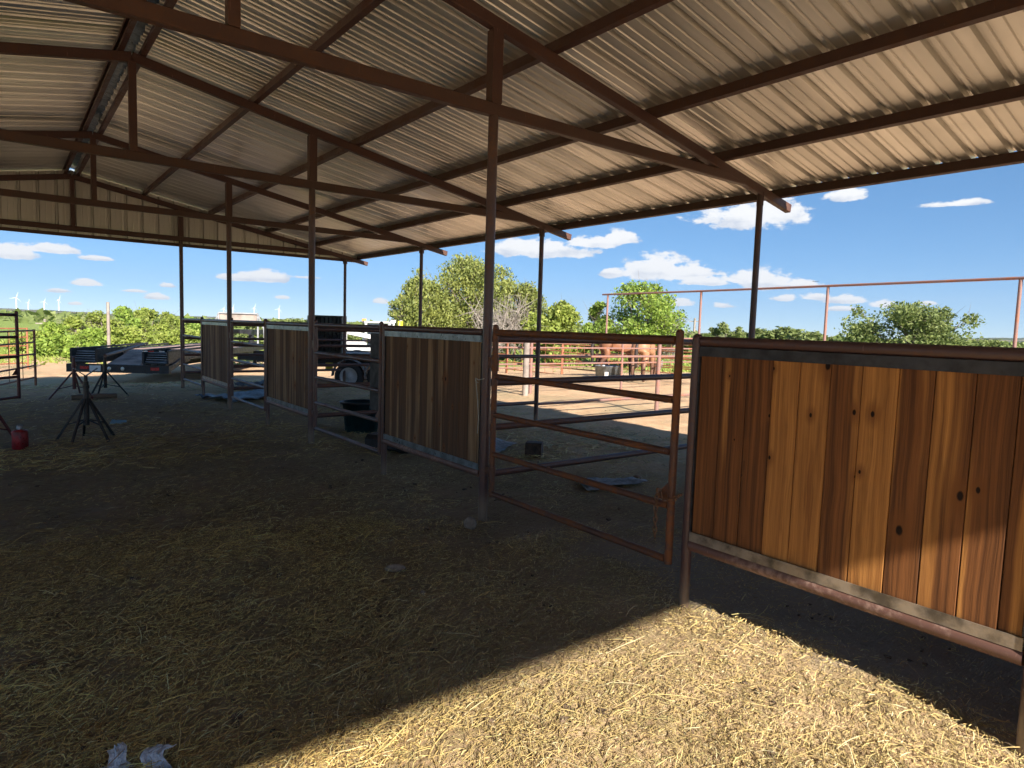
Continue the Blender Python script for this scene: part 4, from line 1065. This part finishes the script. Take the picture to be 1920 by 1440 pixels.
for i in range(240):
    if i % 3: cxx, cyy = ccx+r_.normal()*.10, ccy+r_.normal()*.10
    else:
        R_ = 2.3*(14/2.3)**r_.random(); A_ = -.1+1.4*r_.random(); ccx, ccy = R_*sin(A_), R_*cos(A_); cxx, cyy = ccx, ccy
    s_ = .006+.014*r_.random()**2; sc = np.array([s_*(1+.6*r_.random()), s_*(1+.4*r_.random()), s_*.6]); a = r_.random()*6.3
    q_ = bv*sc*(1+.25*r_.normal(size=(len(bv), 1))); q_ = np.stack([q_[:, 0]*cos(a)-q_[:, 1]*sin(a), q_[:, 0]*sin(a)+q_[:, 1]*cos(a), q_[:, 2]], 1)
    q_ += (cxx, cyy, gz(cxx, cyy)+.006); mb_v += [tuple(p) for p in q_]; mb_f += [tuple(k+off_v for k in f) for f in base_ball.f]; off_v += len(bv)
dm = MB(); dm.add(mb_v, mb_f, False); tag(dm.build('dung_crumbs', simple('dry dark dung', (.15, .10, .065), .9, 0, .3, 30, .4)), 'dark crumbs of dry dung and soil trodden into the straw', 'dung', kind='stuff')
# grass tufts beyond the barn
r_ = np.random.default_rng(9); n = 42000
A_ = r_.uniform(-.1, 1.45, n); R_ = 29+r_.random(n)**.8*30; gx = R_*np.sin(A_); gy = R_*np.cos(A_)
kp = (vnoise(gx*.22, gy*.22)*.6+vnoise(gx*1.3, gy*1.3)*.4) > (.66-.38*sstep(29, 38, R_)); gx, gy = gx[kp], gy[kp]; n = len(gx)
gzv = ground_z(gx, gy); th = r_.random(n)*2*pi; h = .05+.15*r_.random(n)**2; w = .03+.04*r_.random(n)
b0 = np.stack([gx-np.cos(th)*w, gy-np.sin(th)*w, gzv-.02], 1); b1 = np.stack([gx+np.cos(th)*w, gy+np.sin(th)*w, gzv-.02], 1)
lean = r_.normal(size=(n, 2))*.06
t1 = np.stack([gx+np.cos(th)*w*.5+lean[:, 0], gy+np.sin(th)*w*.5+lean[:, 1], gzv+h], 1); t0 = np.stack([gx-np.cos(th)*w*.3+lean[:, 0], gy-np.sin(th)*w*.3+lean[:, 1], gzv+h*.8], 1)
o = bpy.data.objects.new('grass', np_mesh('grass', np.stack([b0, b1, t1, t0], 1).reshape(-1, 3), np.arange(4*n).reshape(n, 4), MT['thicket'], tone=r_.random(n))); COL.objects.link(o)
tag(o, 'green grass and weeds past the pens and barn end', 'grass', kind='stuff')

# ------------------------------------------------------------------ haze
HAZE = 6e-5
m = MB(); m.box((0, 0, 197), (15000, 15000, 430)); hm = bpy.data.materials.new('thin haze'); hm.use_nodes = True
for n_ in list(hm.node_tree.nodes):
    if n_.type == 'BSDF_PRINCIPLED': hm.node_tree.nodes.remove(n_)
pv = hm.node_tree.nodes.new('ShaderNodeVolumePrincipled'); pv.inputs['Color'].default_value = (.75, .85, 1, 1); pv.inputs['Density'].default_value = HAZE; pv.inputs['Anisotropy'].default_value = .3
hm.node_tree.links.new(pv.outputs[0], hm.node_tree.nodes['Material Output'].inputs['Volume'])
tag(m.build('haze', hm), 'thin blue summer haze over the far plain', 'haze', kind='stuff')

# ------------------------------------------------------------------ sky with cumulus
world = bpy.data.worlds.new('World'); scene.world = world; world.use_nodes = True
t = NT(world.node_tree); bg = t.n['Background']
sky = t.new('ShaderNodeTexSky'); sky.sky_type = 'NISHITA'; sky.sun_disc = False; sky.sun_elevation = elev; sky.sun_rotation = azim
sky.altitude = 6000; sky.air_density = 1.0; sky.dust_density = 0; sky.ozone_density = 4.0
SKY = .108
dirv = t.new('ShaderNodeTexCoord').outputs['Generated']
nrm = t.new('ShaderNodeVectorMath', operation='NORMALIZE'); t.l.new(dirv, nrm.inputs[0]); dv_ = nrm.outputs[0]
sp = t.new('ShaderNodeSeparateXYZ'); t.l.new(dv_, sp.inputs[0])
azn = t.math('ARCTAN2', sp.outputs[0], sp.outputs[1]); eln = t.math('ARCSINE', sp.outputs[2])
uv = t.new('ShaderNodeCombineXYZ', inp={0: azn, 1: t.math('MULTIPLY', eln, 1.8)}).outputs[0]
w1 = t.noise(uv, 22, 8, .62); w2 = t.noise(t.mapping(uv, loc=(3, 7, 1)), 22, 8, .62); w3 = t.noise(t.mapping(uv, loc=(9, 2, 5)), 60, 5, .6)
def pe(px, py):
    d = fw+r2*((px-960)/FPX)+u2*((720-py)/FPX); d.normalize(); return math.atan2(d.x, d.y), math.asin(d.z)
clouds = [(28, 470, 55, 17), (80, 463, 58, 11), (185, 483, 36, 6), (157, 528, 26, 8), (108, 543, 28, 6), (142, 568, 14, 4), (248, 544, 25, 4), (312, 534, 14, 5), (296, 555, 24, 7), (490, 517, 46, 13), (440, 519, 38, 7),
          (530, 556, 16, 5), (578, 519, 30, 4), (712, 564, 13, 5), (1010, 462, 95, 20), (1110, 450, 60, 15), (1165, 442, 42, 16), (1390, 402, 90, 26), (1450, 388, 60, 38), (1580, 363, 44, 14),
          (1225, 500, 62, 26), (1145, 508, 24, 12), (1290, 508, 42, 18), (1330, 527, 66, 9), (1440, 522, 48, 22), (1400, 520, 60, 14), (1500, 532, 50, 8), (1360, 571, 32, 7), (1280, 565, 26, 9), (1470, 556, 22, 9), (1530, 554, 30, 9), (1592, 560, 40, 10), (1655, 568, 28, 9), (1580, 578, 30, 5),
          (1738, 567, 18, 5), (240, 420, 60, 8), (600, 350, 80, 20), (1790, 380, 60, 8)]
acc = None; hacc = None
for (cx, cy, a, b_h) in clouds:
    u0, v0 = pe(cx, cy+b_h*.5); u1, v1 = pe(cx+a, cy+b_h*.5); u2_, v2 = pe(cx, cy-b_h*.8)
    ru = abs(u1-u0)*1.15; rv = abs(v2-v0)*1.15
    du = t.math('MULTIPLY', t.math('SUBTRACT', azn, u0), 1/ru)
    dvv = t.math('SUBTRACT', eln, v0); upn = t.math('MULTIPLY', t.math('MAXIMUM', dvv, 0.), 1/rv); dn = t.math('MULTIPLY', t.math('MINIMUM', dvv, 0.), 2.6/rv)
    vv_ = t.math('ADD', upn, dn)
    d = t.math('SUBTRACT', 1., t.math('SQRT', t.math('ADD', t.math('MULTIPLY', du, du), t.math('MULTIPLY', vv_, vv_))))
    acc = d if acc is None else t.math('MAXIMUM', acc, d)
    hq = t.math('MULTIPLY', t.ramp(d, -.2, .5), t.math('ADD', upn, dn))
    hacc = hq if hacc is None else t.math('MAXIMUM', hacc, hq)
puff = t.math('ADD', acc, t.math('ADD', t.math('MULTIPLY', t.math('SUBTRACT', w1, .5), 2.5), t.math('MULTIPLY', t.math('SUBTRACT', w3, .5), .5)))
mask = t.ramp(puff, .02, .34)
body = t.ramp(t.math('ADD', t.math('ADD', hacc, t.math('MULTIPLY', t.math('SUBTRACT', w2, .5), 1.6)), 0.), -.40, .25)
ccol = t.mix(body, (.66, .73, .86), (1.12, 1.12, 1.12))
CL = .95/(2**EXPO)
cc2 = t.mix(1., ccol, (CL, CL, CL), 'MULTIPLY')
hs = t.new('ShaderNodeHueSaturation'); hs.inputs['Saturation'].default_value = 1.46; hs.inputs['Value'].default_value = 1.
gm = t.new('ShaderNodeGamma'); gm.inputs[1].default_value = .55; t.l.new(sky.outputs[0], gm.inputs[0]); t.l.new(gm.outputs[0], hs.inputs['Color'])
sk2 = t.mix(1., hs.outputs[0], (SKY, SKY, SKY), 'MULTIPLY')
fin = t.mix(t.math('MULTIPLY', mask, .96), sk2, cc2)
t.l.new(fin, bg.inputs[0]); bg.inputs[1].default_value = 1.0

scene.cycles.max_bounces = 6; scene.cycles.diffuse_bounces = 5; scene.cycles.glossy_bounces = 3; scene.cycles.transmission_bounces = 2; scene.cycles.caustics_reflective = False; scene.cycles.caustics_refractive = False
scene.cycles.use_denoising = True; scene.cycles.use_adaptive_sampling = True; scene.cycles.adaptive_threshold = .025
